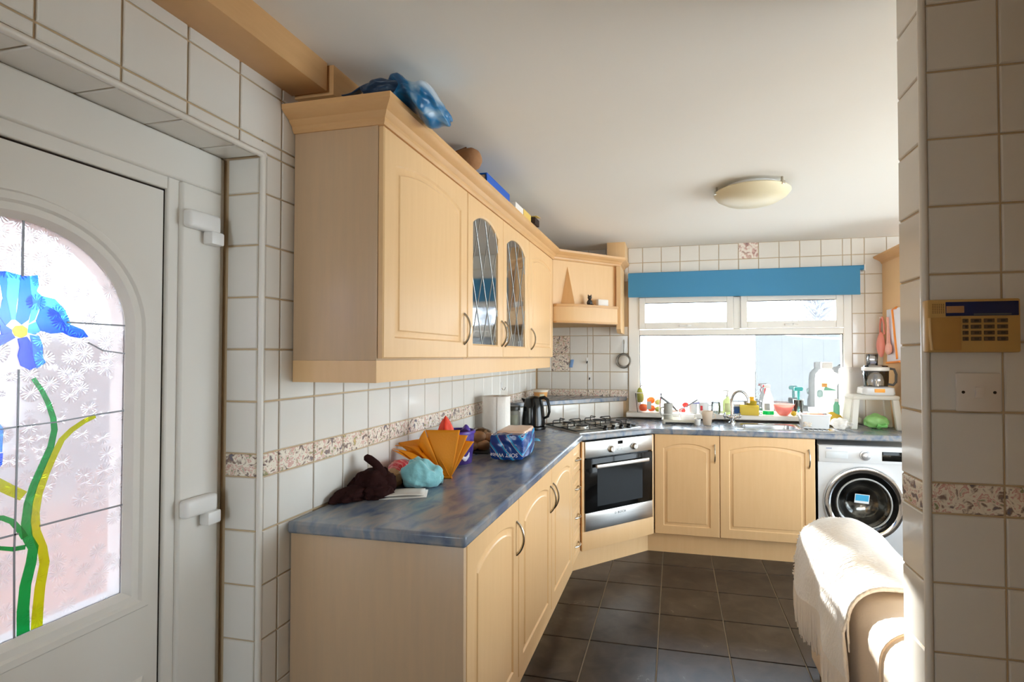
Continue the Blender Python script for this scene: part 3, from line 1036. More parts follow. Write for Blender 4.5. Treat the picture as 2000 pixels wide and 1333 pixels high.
t = left_base('base_cabinet', 'beech single-door base cabinet nearest the glazed door, end panel showing, tinted grey-brown for cool glare', 1.438, 1.962, [(1.442, 1.961, 1)])
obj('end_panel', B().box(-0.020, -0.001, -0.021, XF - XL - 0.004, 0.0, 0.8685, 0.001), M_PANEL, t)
left_base('base_cabinet', 'beech double-door base cabinet with paired bow handles beside the four-drawer unit', 1.964, 3.062, [(1.966, 2.519, 1), (2.523, 3.060, -1)])
t = thing('drawer_unit', 'slim beech unit of four drawers between the double cabinet and the oven', 'cabinet', (XF, 3.064, 0), R(90))
obj('carcass', B().box(0, 0.262, 0.0, XF - XL - 0.004, 0.15, 0.8685), M_WOODE, t)
for k, (z0, h) in enumerate(((0.148, 0.176), (0.327, 0.178), (0.508, 0.178), (0.689, 0.181))):
    b = B()
    r = [loop_rect(0.003, 0.259, z0, z0 + h, -0.001), loop_rect(0.003, 0.259, z0, z0 + h, -0.017), loop_rect(0.007, 0.255, z0 + 0.004, z0 + h - 0.004, -0.021),
         loop_rect(0.04, 0.222, z0 + 0.04, z0 + h - 0.04, -0.021), loop_rect(0.046, 0.216, z0 + 0.046, z0 + h - 0.046, -0.016), loop_rect(0.06, 0.202, z0 + 0.055, z0 + h - 0.055, -0.021)]
    dr = obj('drawer', b.ring_loft(r), M_WOOD, t, angle=28)
    bow_handle(dr, 0.131, z0 + h / 2, -0.021, 0.10, True, 0.026)

# --- diagonal oven housing and oven: local x runs along the 45-degree front, -y faces the room
OC = Vector((-0.384, 3.543, 0))
t = thing('oven_housing', 'beech corner unit set diagonally round the built-in oven', 'cabinet', OC, R(45))
b = B()
b.box(-0.318, -0.2985, 0.0, 0.5, 0.15, 0.8685).box(0.2985, 0.318, 0.0, 0.5, 0.15, 0.8685)
b.box(-0.2985, 0.2985, 0.0, 0.5, 0.15, 0.17)
obj('carcass', b, M_WOODE, t)
obj('lower_panel', B().box(-0.318, 0.318, -0.012, 0.0, 0.148, 0.272, 0.002), M_WOOD, t)
obj('side_strip', B().box(-0.318, -0.2985, -0.012, 0.0, 0.272, 0.8685, 0.002), M_WOOD, t)
obj('side_strip', B().box(0.2985, 0.318, -0.012, 0.0, 0.272, 0.8685, 0.002), M_WOOD, t)
t = thing('oven', 'built-in stainless steel oven with black glass door and bar handle', 'oven', OC + Vector((0, 0, 0.2745)), R(45))
obj('body', B().box(-0.275, 0.275, 0.0, 0.48, 0.005, 0.59), M_BLACKP, t)
obj('control_panel', B().box(-0.2975, 0.2975, -0.020, 0.0, 0.486, 0.594, 0.003), M_STEEL, t)
od = obj('door', B().box(-0.2975, 0.2975, -0.022, -0.001, 0.124, 0.478, 0.003), M_BLACKG, t)
obj('window', B().box(-0.20, 0.20, -0.0232, -0.021, 0.155, 0.420), mat('oven_window', (28, 28, 27), 0.08, spec=0.25), od)
obj('handle', B().box(-0.232, 0.232, -0.064, -0.050, 0.418, 0.443, 0.005).box(-0.215, -0.195, -0.052, -0.020, 0.422, 0.439, 0.003).box(0.195, 0.215, -0.052, -0.020, 0.422, 0.439, 0.003), mat('satin_steel', (214, 208, 200), 0.35, 0.85), od)
obj('trim_strip', B().box(-0.2975, 0.2975, -0.022, -0.001, 0.0015, 0.121, 0.003), M_STEEL, t)
for x in (-0.082, 0.122):
    k = obj('knob', B().lathe([(0.026, 0.0), (0.026, 0.004), (0.021, 0.006), (0.019, 0.022), (0.016, 0.025)], n=24), M_STEEL, t)
    k.matrix_local = T((x, -0.020, 0.530)) @ Matrix.Rotation(R(90), 4, 'X')
    obj('pointer', B().box(-0.003, 0.003, -0.017, 0.017, 0.0245, 0.0275), M_WHITEP, k)
obj('display', B().box(-0.022, 0.022, -0.0212, -0.019, 0.557, 0.580), M_BLACKG, t)
for q, (x, z) in enumerate(((-0.017, 0.538), (0.0, 0.540), (0.017, 0.540), (-0.017, 0.520), (0.017, 0.520))):
    o = obj('button', B().lathe([(0.0045, 0), (0.0045, 0.002), (0.003, 0.003)], n=12), M_WHITEP, t)
    o.matrix_local = T((x, -0.020, z)) @ Matrix.Rotation(R(90), 4, 'X')
lettering('lettering', 'BOSCH', 0.022, M_BLACKP, t, T((0.010, -0.0225, 0.088)) @ FACE_IN)
o = obj('emblem', B().lathe([(0.0075, 0), (0.0075, 0.0005), (0.0055, 0.0005), (0.0055, 0)], n=16, cap0=False, cap1=False), M_BLACKP, t)
o.matrix_local = T((-0.045, -0.0222, 0.088)) @ Matrix.Rotation(R(90), 4, 'X')

# --- back run: two base units, washing machine
YF = 3.788
t = thing('base_cabinet', 'narrow single-door base cabinet directly right of the oven', 'cabinet', (-0.146, YF, 0), 0, 'base units under the worktop')
obj('carcass', B().box(0, 0.457, 0, 0.60, 0.15, 0.8685), M_WOODE, t)
d = arched_door(t, 0.002, 0.454, DB0, DH, -0.001)
bow_handle(d, 0.424, 0.742, -0.021, 0.128)
t = thing('base_cabinet', 'wide single-door base cabinet beneath the sink beside the washing machine', 'cabinet', (0.312, YF, 0), 0, 'base units under the worktop')
obj('carcass', B().box(0, 0.645, 0, 0.60, 0.15, 0.66).box(0.627, 0.645, 0, 0.60, 0.0, 0.8685).box(0, 0.02, 0, 0.60, 0.66, 0.8685).box(0, 0.645, 0, 0.02, 0.66, 0.8685), M_WOODE, t)
d = arched_door(t, 0.002, 0.626, DB0, DH, -0.001)
bow_handle(d, 0.588, 0.732, -0.021, 0.128)

t = thing('plinth', 'pale beech kickboard running along the floor under the base units', 'plinth', (0, 0, 0))
for p, q in (((-0.672, 1.439), (-0.672, 3.348)), ((-0.672, 3.348), (-0.198, 3.8205)), ((-0.198, 3.8205), (0.938, 3.8205))):
    p, q = Vector(p), Vector(q)
    n = Vector((-(q - p).y, (q - p).x)).normalized() * 0.016
    obj('board', B().prism([p, q, q + n, p + n], 0.0, 0.1495, 'z'), M_WOOD, t, world=True)

t = thing('washing_machine', 'white front-loading washing machine with chrome ringed porthole under the worktop', 'washing machine', (0.965, 3.80, 0))
M_WM = mat('white_enamel', (214, 215, 216), 0.25)
AW = sorted([2 * math.pi * i / 64 for i in range(64)] + [math.atan2(zz, xx) % (2 * math.pi) for xx in (0.319, -0.281) for zz in (0.387, -0.431)])


def wm_rect(y):
    out = []
    for a in AW:
        c, s = math.cos(a), math.sin(a)
        k = min((0.319 if c > 0 else 0.281) / max(abs(c), 1e-6), (0.387 if s > 0 else 0.431) / max(abs(s), 1e-6))
        out.append((0.281 + c * k, y, 0.443 + s * k))
    return out


def wm_ring(r, y):
    return [(0.281 + r * math.cos(a), y, 0.443 + r * math.sin(a)) for a in AW]


obj('body', B().ring_loft([wm_rect(0.55), wm_rect(0.0), wm_ring(0.205, 0.0), wm_ring(0.205, 0.03)], cap1=False), M_WM, t)
obj('control_fascia', B().box(0.002, 0.598, -0.012, 0.0, 0.715, 0.828, 0.004), M_WM, t)
obj('detergent_drawer', B().box(0.045, 0.185, -0.017, -0.011, 0.742, 0.79, 0.003), mat('pale_grey_plastic', (206, 210, 212), 0.3), t)
k = obj('dial', B().lathe([(0.034, 0), (0.034, 0.006), (0.026, 0.008), (0.024, 0.022), (0.020, 0.025)], n=28), mat('silver_dial', (206, 208, 212), 0.25, 0.6), t)
k.matrix_local = T((0.292, -0.012, 0.768)) @ Matrix.Rotation(R(90), 4, 'X')
obj('display', B().box(0.395, 0.585, -0.0135, -0.011, 0.735, 0.797, 0.001), M_BLACKG, t)
obj('badge', B().box(0.05, 0.085, -0.013, -0.011, 0.805, 0.814), mat('grey_badge', (150, 156, 176), 0.4), t)
DC = (0.281, 0.0, 0.443)


def disc(name, prof, m, parent, n=56):
    o = obj(name, B().lathe(prof, n=n, cap0=False, cap1=False), m, parent)
    o.matrix_local = T(DC) @ Matrix.Rotation(R(90), 4, 'X')
    return o


wd = disc('door', [(0.250, 0.0), (0.250, 0.018), (0.245, 0.027), (0.236, 0.030), (0.218, 0.026), (0.208, 0.021)], M_CHROME, t)
for nm, pr, mm in (('door_bezel', [(0.210, 0.020), (0.206, 0.023), (0.172, 0.018), (0.160, 0.010)], M_BLACKG),
                   ('porthole', [(0.163, 0.012), (0.155, 0.006), (0.142, -0.01), (0.128, -0.04), (0.105, -0.07), (0.07, -0.085), (0.02, -0.09), (0.0005, -0.09)], mat('bowl_glass', (128, 126, 120), 0.15, 0.85, var=(6, (38, 38, 36), 0.10), bump=(7, 0.9)))):
    o = obj(nm, B().lathe(pr, n=56, cap0=False, cap1=False), mm, wd)
o = obj('seal_ring', B().tube([(0.168 * math.cos(a), 0.168 * math.sin(a), 0.018) for a in [2 * math.pi * i / 40 for i in range(41)]], 0.006, 8, cap=False), mat('grey_rim', (170, 170, 168), 0.2), wd)
o = obj('sticker', B().box(-0.045, 0.045, -0.03, 0.032, 0.0, 0.0008), mat('white_paper', (235, 238, 240), 0.5), wd)
o.matrix_local = T((-0.012, 0.032, 0.013)) @ Matrix.Rotation(R(6), 4, 'X') @ rz(R(-4))
obj('sticker_print', B().box(-0.041, 0.041, -0.014, 0.028, 0.0008, 0.0012), mat('sticker_blue', (70, 172, 218), 0.5), o)
obj('kick_flap', B().box(0.02, 0.58, -0.006, 0.0, 0.03, 0.11, 0.003), M_WM, t)

# --- worktop: L with a diagonal front over the oven, cut out for the sink
t_w = XF + 0.032
SX0, SX1, SY0, SY1 = 0.492, 0.878, 3.905, 4.165
Y0W, YWK = 1.404, 3.762
WR = 2.0
cells = [
    [(XL, Y0W), (t_w, Y0W), (t_w, 3.349), (-0.166, YWK), (-0.166, YB), (XL, YB)],
    [(-0.166, YWK), (SX0, YWK), (SX0, SY0), (SX0, SY1), (SX0, YB), (-0.166, YB)],
    [(SX0, YWK), (SX1, YWK), (SX1, SY0), (SX0, SY0)],
    [(SX0, SY1), (SX1, SY1), (SX1, YB), (SX0, YB)],
    [(SX1, YWK), (WR, YWK), (WR, YB), (SX1, YB), (SX1, SY1), (SX1, SY0)],
]
wt = obj('worktop', B().cells(cells, 0.8705, 0.910), M_WORK, bevel=0.009)
finish(wt, 'blue-grey slate-effect worktop running round the corner to the washing machine', 'worktop')

# --- corner ledge of the same laminate behind the hob
lg = obj('corner_ledge', B().prism([(XL + 0.002, 3.603), (-0.404, YB - 0.003), (XL + 0.002, YB - 0.003)], 1.0535, 1.089, 'z'), M_WORK, bevel=0.005)
finish(lg, 'triangular blue-grey corner ledge on the low tiled boxing behind the hob', 'ledge')

# --- wall units on the left wall
UX = -0.912
UZ0, UZ1 = 1.428, 2.170
UD = UX - XL - 0.003
M_GLASSD = clear_glass('leaded_glass', (0.86, 0.88, 0.86), 0.34, 0.07)


def wall_unit(label, y0, y1):
    return thing('wall_cabinet', label, 'cabinet', (UX, y0, 0), R(90), 'wall units on the left wall')


t = wall_unit('wall cabinet with one solid raised-panel door and a bare end panel, above the paper clutter', 1.420, 2.083)
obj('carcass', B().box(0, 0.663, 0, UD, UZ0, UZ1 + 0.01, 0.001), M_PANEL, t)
d = arched_door(t, 0.004, 0.656, UZ0 + 0.006, 0.736, -0.001, inset=0.072)
bow_handle(d, 0.626, 1.560, -0.021)
t = wall_unit('wall cabinet with two arched leaded glass doors in the middle of the run', 2.084, 3.048)
b = B()
b.box(0, 0.018, 0, UD, UZ0, UZ1 + 0.01).box(0.946, 0.964, 0, UD, UZ0, UZ1 + 0.01).box(0.018, 0.946, UD - 0.01, UD, UZ0, UZ1 + 0.01)
b.box(0.018, 0.946, 0, UD - 0.01, UZ0, UZ0 + 0.018).box(0.018, 0.946, 0, UD - 0.01, UZ1 - 0.008, UZ1 + 0.01)
obj('carcass', b, M_WOODE, t)
for z in (1.66, 1.90):
    obj('shelf', B().box(0.018, 0.946, 0.03, UD - 0.01, z, z + 0.016), M_WOODE, t)
for a, e, hs in ((0.003, 0.472, 1), (0.476, 0.961, -1)):
    d = arched_door(t, a, e - a, UZ0 + 0.006, 0.736, -0.001, glass=True, rise=0.055, inset=0.060)
    px0, px1, pz0, pz1 = a + 0.060, e - 0.060, UZ0 + 0.066, UZ0 + 0.682
    obj('pane', B().prism([(p[0], p[2]) for p in loop_panel(px0, px1, pz0, pz1, 0.055, 0.002, 0)], -0.0115, -0.0085, 'y'), M_GLASSD, d)
    b = B()
    pw, ph = px1 - px0, pz1 - pz0
    st = 0.135
    for sgn in (1, -1):
        for k in range(-8, 12):
            # slanted came across the pane, clipped to it
            pts = []
            for i in range(61):
                zz = pz0 + ph * i / 60
                xx = px0 + st * k + sgn * (zz - pz0) * 0.40
                if px0 + 0.002 < xx < px1 - 0.002:
                    s = abs((xx - (px0 + px1) / 2) / (pw / 2))
                    if zz < pz1 - 0.055 * s ** 2.2:
                        pts.append((xx, -0.0128, zz))
            if len(pts) > 2:
                b.tube([pts[0], pts[-1]], 0.0015, 6)
    obj('lead_lattice', b, mat('bright_lead', (186, 186, 182), 0.35, 0.5), d)
    bow_handle(d, (e - 0.026) if hs > 0 else (a + 0.026), 1.560, -0.021)
# stored things dimly visible behind the glass
for k, (yy, z, r, h, col) in enumerate(((2.20, 1.448, 0.035, 0.12, (196, 200, 204)), (2.29, 1.448, 0.035, 0.12, (196, 200, 204)), (2.40, 1.448, 0.04, 0.09, (214, 210, 200)),
                                        (2.22, 1.678, 0.04, 0.10, (90, 104, 130)), (2.33, 1.678, 0.045, 0.08, (224, 222, 216)), (2.43, 1.678, 0.035, 0.11, (70, 84, 110)),
                                        (2.70, 1.448, 0.04, 0.11, (220, 216, 208)), (2.83, 1.448, 0.035, 0.13, (150, 120, 96)), (2.74, 1.678, 0.05, 0.07, (206, 184, 150)), (2.90, 1.678, 0.035, 0.12, (110, 90, 76)))):
    t2 = thing('cup', ('%s cup on the %s shelf behind the %s glass door' % (('pale', 'second pale', 'cream', 'slate blue', 'white', 'navy', 'cream', 'tan', 'buff', 'brown')[k],
                       'bottom' if z < 1.6 else 'middle', 'nearer' if yy < 2.56 else 'farther')), 'cup', (-1.06, yy, z + 0.0005), 0, 'cups behind the leaded glass')
    obj('body', B().lathe([(r * 0.7, 0), (r * 0.75, 0.004), (r, h * 0.7), (r, h), (r * 0.92, h), (r * 0.9, h * 0.7), (r * 0.6, 0.008)], n=20), mat('cup_%d' % k, col, 0.2), t2)
t = wall_unit('wall cabinet with one solid door at the far end next to the corner canopy', 3.049, 3.690)
obj('carcass', B().box(0, 0.641, 0, UD, UZ0, UZ1 + 0.01, 0.001), M_WOODE, t)
d = arched_door(t, 0.003, 0.634, UZ0 + 0.006, 0.736, -0.001, inset=0.072)
bow_handle(d, 0.042, 1.550, -0.021)


def sweep(path, prof):
    """prof (out, z) swept along a plan path with mitres; outward = right of travel"""
    path = [Vector(p) for p in path]
    rings = []
    for i, p in enumerate(path):
        d0 = (p - path[i - 1]).normalized() if i else None
        d1_ = (path[i + 1] - p).normalized() if i < len(path) - 1 else None
        n0 = Vector((d0.y, -d0.x)) if d0 else None
        n1 = Vector((d1_.y, -d1_.x)) if d1_ else None
        if n0 and n1:
            m = (n0 + n1)
            m = m / (m.length_squared / 2)
        else:
            m = n0 or n1
        rings.append([(p.x + m.x * o, p.y + m.y * o, z) for o, z in prof])
    return B().ring_loft(rings)


A = (-0.8915, 3.690)
Bp = (-0.440, 4.1415)
CORN = [(-0.02, 2.171), (0.004, 2.171), (0.010, 2.180), (0.012, 2.190), (0.022, 2.199), (0.026, 2.206), (0.042, 2.216), (0.050, 2.222), (0.056, 2.228), (0.058, 2.243), (-0.02, 2.243)]
cn = obj('cornice', sweep([(XL + 0.002, 1.419), (A[0], 1.419), A, Bp, (Bp[0], YB - 0.003)], CORN), M_WOODH, angle=20)
finish(cn, 'moulded beech cornice running along the top of the wall units and canopy', 'cornice')
pl = obj('pelmet', sweep([(XL + 0.002, 1.421), (-0.913, 1.421), (-0.913, 3.689)], [(-0.018, 1.357), (0.0, 1.357), (0.0, 1.4275), (-0.018, 1.4275)]), M_WOOD)
finish(pl, 'plain beech light pelmet hanging below the wall units', 'pelmet')

# --- corner canopy over the hob (45 degrees), local x along its front
t = thing('corner_canopy', 'diagonal beech extractor canopy with a display shelf over the hob', 'canopy', (A[0], A[1], 0), R(45))
obj('back_board', B().box(0.0, 0.634, 0.0, 0.018, 1.70, 2.170), M_WOOD, t)
pl2 = [(0.0, 0.0), (0.015, -0.022), (0.137, -0.093), (0.545, -0.093), (0.60, 0.0)]


def off_poly(k):
    return [(0.0, 0.0), (0.012 - k * 0.2, -0.022 - k), (0.137 - k * 0.4, -0.093 - k), (0.545, -0.093 - k), (0.60, 0.0)]


obj('fascia', B().prism(off_poly(0.0), 1.706, 1.815, 'z'), M_WOOD, t)
obj('shelf', B().prism(off_poly(0.014), 1.815, 1.834, 'z', 0.004), M_WOODH, t)
obj('lower_lip', B().prism(off_poly(0.008), 1.692, 1.706, 'z', 0.003), M_WOODH, t)
b = B()
v = [b.bm.verts.new(p) for p in ((0.130, -0.001, 2.13), (0.070, -0.001, 1.834), (0.130, -0.100, 1.834), (0.165, -0.001, 1.834))]
for f in ((0, 1, 2), (0, 2, 3), (0, 3, 1), (1, 3, 2)):
    b.bm.faces.new([v[i] for i in f])
obj('bracket', b, M_WOOD, t)
obj('side_panel', B().prism([(4.085, 2.17), (4.085, 1.66), (4.13, 1.63), (YB - 0.003, 1.63), (YB - 0.003, 2.17)], -0.458, -0.424, 'x'), M_WOOD, t, world=True)

# --- tall unit at the right of the window
t = thing('dresser_cabinet', 'tall beech cabinet standing on the worktop right of the window', 'cabinet', (1.60, 3.84, 0.9105))
obj('carcass', B().box(0.0, 0.39, 0.0, 0.575, 0.0, 1.262), M_WOOD, t)
obj('cornice', sweep([(1.60, YB - 0.003), (1.60, 3.84), (1.99, 3.84)], [(o * -1.2 if False else -o * 0 + o, z) for o, z in [(-0.02, 2.168), (0.004, 2.168), (0.012, 2.185), (0.03, 2.198), (0.058, 2.212), (0.064, 2.226), (-0.02, 2.226)]]), M_WOODH, t, world=True, angle=20)

# ================================================================== sink, tap, hob
WT = 0.9102      # resting height on the worktop


def rrect(x0, x1, y0, y1, r, z, n=5):
    pts = []
    for cx, cy, a0 in ((x1 - r, y1 - r, 0), (x0 + r, y1 - r, 90), (x0 + r, y0 + r, 180), (x1 - r, y0 + r, 270)):
        for i in range(n + 1):
            a = R(a0 + 90 * i / n)
            pts.append((cx + r * math.cos(a), cy + r * math.sin(a), z))
    return pts


t = thing('sink', 'inset stainless steel sink with drainer under the window', 'sink', (0.70, 4.03, WT))
M_INOX = mat('polished_inox', (206, 206, 206), 0.20, 1.0)
b = B().ring_loft([rrect(0.43, 1.10, 3.86, 4.235, 0.03, WT), rrect(0.433, 1.097, 3.863, 4.232, 0.03, WT + 0.003),
                   rrect(SX0 - 0.006, SX1 + 0.006, SY0 - 0.006, SY1 + 0.006, 0.05, WT + 0.003), rrect(SX0 + 0.002, SX1 - 0.002, SY0 + 0.002, SY1 - 0.002, 0.05, WT - 0.004),
                   rrect(SX0 + 0.008, SX1 - 0.008, SY0 + 0.008, SY1 - 0.008, 0.05, 0.78), rrect(SX0 + 0.05, SX1 - 0.05, SY0 + 0.05, SY1 - 0.05, 0.05, 0.757)], cap0=False)
obj('basin', b, M_INOX, t, world=True)
for k in range(6):
    obj('drainer_rib', B().box(0.905 + 0.03 * k, 0.913 + 0.03 * k, 3.90, 4.19, WT + 0.0032, WT + 0.007, 0.0015), M_INOX, t, world=True)
obj('plug_hole', B().lathe([(0.036, 0), (0.036, 0.003), (0.028, 0.003), (0.024, -0.004)], (0.68, 4.04, 0.7572), 24, cap0=False), M_CHROME, t, world=True)
obj('overflow', B().box(0.640, 0.652, 4.1545, 4.157, 0.85, 0.875).box(0.656, 0.668, 4.1545, 4.157, 0.85, 0.875).box(0.676, 0.688, 4.1545, 4.157, 0.85, 0.875).box(0.692, 0.704, 4.1545, 4.157, 0.85, 0.875), M_BLACKP, t, world=True)

t = thing('mixer_tap', 'chrome swan-neck mixer tap with two cross handles behind the sink', 'tap', (0.445, 4.20, WT + 0.003))
tx, ty, tz = 0.0, 0.0, 0.0
obj('body', B().lathe([(0.030, 0), (0.030, 0.006), (0.020, 0.012), (0.022, 0.035), (0.036, 0.045), (0.030, 0.058), (0.018, 0.066)], (0, 0, 0), 24), M_CHROME, t)
pts = [(-0.002, 0, 0.06), (-0.002, 0, 0.12)]
for i in range(15):
    a = R(180 - 168 * i / 14)
    pts.append((0.056 + 0.062 * math.cos(a), -0.04 * i / 14, 0.165 + 0.088 * math.sin(a)))
pts.append((0.116, -0.042, 0.162))
obj('spout', B().tube(pts, [0.012] * 4 + [0.011] * (len(pts) - 4), 12), M_CHROME, t)
for s in (-1, 1):
    h = obj('valve', B().tube([(0.02 * s, 0, 0.045), (0.048 * s, 0, 0.055)], [0.013, 0.012], 12), M_CHROME, t)
    b = B()
    for a in (0, 90):
        d = Vector((0, math.cos(R(a + 20)), math.sin(R(a + 20)))) * 0.026
        c = Vector((0.055 * s, 0, 0.057))
        b.tube([c - d, c + d], 0.007, 8)
    b.ball((0.060 * s, 0, 0.057), 0.013, 2)
    obj('cross_handle', b, M_CHROME, h)

HC = OC + Vector((-0.7071, 0.7071, 0)) * 0.325
t = thing('gas_hob', 'four-burner stainless gas hob with black wire pan supports set diagonally in the corner', 'hob', (HC.x, HC.y, WT), R(45))
obj('plate', B().ring_loft([rrect(-0.285, 0.285, -0.25, 0.25, 0.012, 0.0), rrect(-0.285, 0.285, -0.25, 0.25, 0.012, 0.004), rrect(-0.270, 0.270, -0.235, 0.235, 0.012, 0.009), rrect(-0.258, 0.258, -0.223, 0.223, 0.012, 0.005)]), M_STEEL, t)
for bx, by, r in ((-0.145, 0.115, 0.036), (0.145, 0.115, 0.046), (-0.145, -0.085, 0.046), (0.145, -0.085, 0.032)):
    q = obj('burner', B().lathe([(r * 1.35, 0.005), (r * 1.3, 0.010), (r, 0.012), (r, 0.024), (r * 0.95, 0.026)], (bx, by, 0), 28), mat('alu_burner', (200, 196, 188), 0.35, 0.9), t)
    obj('burner_cap', B().lathe([(r * 0.9, 0.0262), (r * 0.92, 0.031), (r * 0.7, 0.034)], (bx, by, 0), 28), M_BLACKI, q)
for s in (-1, 1):
    g = 0.145 * s
    b = B()
    x0, x1, y0, y1, zt, w = g - 0.122, g + 0.122, -0.188, 0.215, 0.050, 0.0035
    z0 = 0.012
    b.tube([(x0, y0, z0), (x1, y0, z0), (x1, y1, z0), (x0, y1, z0), (x0, y0, z0)], w, 6)
    for by in (-0.085, 0.115):
        for dx, dy in ((1, 0), (-1, 0), (0, 1), (0, -1)):
            e = (g + dx * 0.122, by + dy * 0.098)
            i_ = (g + dx * 0.030, by + dy * 0.030)
            b.tube([(e[0], e[1], z0), (e[0], e[1], zt - 0.004), (e[0] - dx * 0.006, e[1] - dy * 0.006, zt), (i_[0], i_[1], zt)], w, 6)
    b.tube([(x0, 0.015, z0), (x1, 0.015, z0)], w, 6)
    obj('pan_support', b, M_BLACKI, t)
for k in range(4):
    o = obj('knob', B().lathe([(0.019, 0), (0.018, 0.016), (0.015, 0.018)], (-0.035 + 0.072 * k, -0.222, 0.0055), 20), M_BLACKP, t)
    obj('knob_grip', B().box(-0.039 + 0.072 * k, -0.031 + 0.072 * k, -0.240, -0.204, 0.022, 0.036, 0.003), M_BLACKP, o)

# ================================================================== left worktop, from the door end inwards
def fold(p, amp, sc, seed=0.0):
    return noise.noise(Vector(p) * sc + Vector((seed, seed * 1.7, -seed))) * amp


# dark brown fleece glove: crumpled body on the worktop, one finger up
M_GLOVE = mat('dark_brown_fleece', (46, 24, 22), 0.95, spec=0.1, bump=(120, 0.3))
t = thing('glove', 'dark brown fleece glove slumped by the wall with one finger sticking up', 'glove', (-1.135, 1.76, WT))


def lump(c, r, seed, amp=0.22, sc=2.2, flat=-0.55, sub=4):
    def f(p):
        q = p * (1 + fold(p, amp, sc, seed) + fold(p, amp * 0.5, sc * 2.3, seed + 3))
        if q.z < flat:
            q.z = flat + (q.z - flat) * 0.05
        return q
    return c, r, sub, f


b = B()
c, r, sub, f = lump((0.0, 0.0, 0.033), (0.075, 0.080, 0.062), 1.3)
b.ball(c, r, sub, f)
c, r, sub, f = lump((-0.035, -0.065, 0.017), (0.060, 0.095, 0.032), 4.1)
b.ball(c, r, sub, f)
c, r, sub, f = lump((0.035, -0.03, 0.018), (0.055, 0.065, 0.034), 7.7)
b.ball(c, r, sub, f)
obj('palm', b, M_GLOVE, t)
obj('finger', B().tube([(0.035, 0.0, 0.045), (0.028, 0.0, 0.085), (0.008, -0.004, 0.115), (-0.016, -0.01, 0.134), (-0.030, -0.012, 0.141), (-0.036, -0.013, 0.143)], [0.026, 0.019, 0.0155, 0.0155, 0.013, 0.004], 14), M_GLOVE, t)
obj('finger', B().tube([(-0.04, -0.07, 0.022), (-0.052, -0.13, 0.020), (-0.058, -0.168, 0.014), (-0.060, -0.185, 0.010)], [0.026, 0.021, 0.015, 0.004], 12), M_GLOVE, t)
obj('thumb', B().tube([(-0.045, 0.01, 0.04), (-0.068, -0.02, 0.045), (-0.076, -0.05, 0.030)], [0.024, 0.020, 0.012], 12), M_GLOVE, t)
obj('cuff', B().tube([(0.04, 0.01, 0.038), (0.062, -0.005, 0.030), (0.072, -0.012, 0.024)], [0.036, 0.034, 0.026], 14), M_GLOVE, t)

# white leaflet
t = thing('leaflet', 'folded white leaflet lying flat in front of the glove', 'leaflet', (-1.01, 1.765, WT), R(24))
obj('sheet', B().surf(lambda u, v: (-0.085 + 0.17 * u, -0.055 + 0.11 * v, 0.0015 + 0.004 * math.sin(3.0 * u) * v), 8, 5), mat('paper', (226, 224, 218), 0.8, var=(9, (214, 206, 196), 0.15)), t, solid=0.0008)
obj('fold_flap', B().surf(lambda u, v: (-0.08 + 0.155 * u, -0.05 + 0.10 * v, 0.006 + 0.006 * math.sin(2.2 * u + 0.5)), 8, 5), MATS['paper'], t, solid=0.0008)

# packet of dried fruit
t = thing('snack_packet', 'clear and red snack packet with beige contents behind the teal cloth', 'packet', (-1.15, 1.955, WT), R(14))


def pillow(u, v, a, bb, h):
    e = (1 - abs(2 * u - 1) ** 3.2) * (1 - abs(2 * v - 1) ** 3.2)
    return (a * (u - 0.5), bb * (v - 0.5), h * e ** 0.6)


M_RED = ramp_mat('red_wrapper', [(0.35, (176, 28, 48)), (0.5, (200, 48, 66)), (0.6, (226, 150, 150)), (0.66, (190, 34, 52))], 14, 0.25, 3, bump=0.6, stretch=(1, 5, 1))
b = B()
b.ball((0, 0.02, 0.040), (0.045, 0.115, 0.045), 4, lambda p: Vector((p.x, p.y, max(p.z, -0.86))) * (1 + fold(p, 0.16, 2.5, 2.0)))
obj('wrapper', b, M_RED, t)
b = B()
b.ball((0.004, -0.085, 0.034), (0.042, 0.030, 0.036), 3, lambda p: Vector((p.x, p.y, max(p.z, -0.9))) * (1 + fold(p, 0.3, 2.4, 6.0)))
obj('contents', b, mat('biscuit', (190, 156, 120), 0.7, bump=(40, 0.4)), t)
obj('label', B().box(0.030, 0.052, -0.095, -0.04, 0.030, 0.062, 0.004), mat('label_white', (214, 206, 200), 0.5), t)
obj('label_frame', B().box(0.049, 0.0535, -0.098, -0.09, 0.026, 0.066).box(0.049, 0.0535, -0.098, -0.037, 0.060, 0.067), mat('label_red', (200, 32, 54), 0.5), t)
obj('dark_end', B().box(0.02, 0.055, -0.07, -0.02, 0.001, 0.026, 0.006), mat('dark_wrapper', (38, 36, 34), 0.4), t)

# teal fleece cloth
t = thing('cloth', 'crumpled pale teal fleece cloth in front of the orange folder', 'cloth', (-1.012, 1.912, WT), R(32))
M_TEAL = mat('teal_fleece', (134, 192, 196), 0.95, sheen=0.5, bump=(90, 0.25))


def tealf(p):
    q = p.copy()
    s = 1 + fold(p, 0.20, 1.6, 5.0) + fold(p, 0.10, 3.6, 2.0)
    q = Vector((q.x, q.y, q.z)) * s
    if q.z > 0:
        q.z *= 1.12 - 0.62 * min(1.0, max(0.0, (q.x + 0.45) / 1.3))
    ridge = 0.22 * math.sin(5.5 * q.y + 3.2 * q.x) + 0.10 * math.sin(9 * q.x - 4 * q.y)
    if q.z > 0:
        q.z += ridge * 0.6
    q.z = max(q.z, -0.62)
    return q


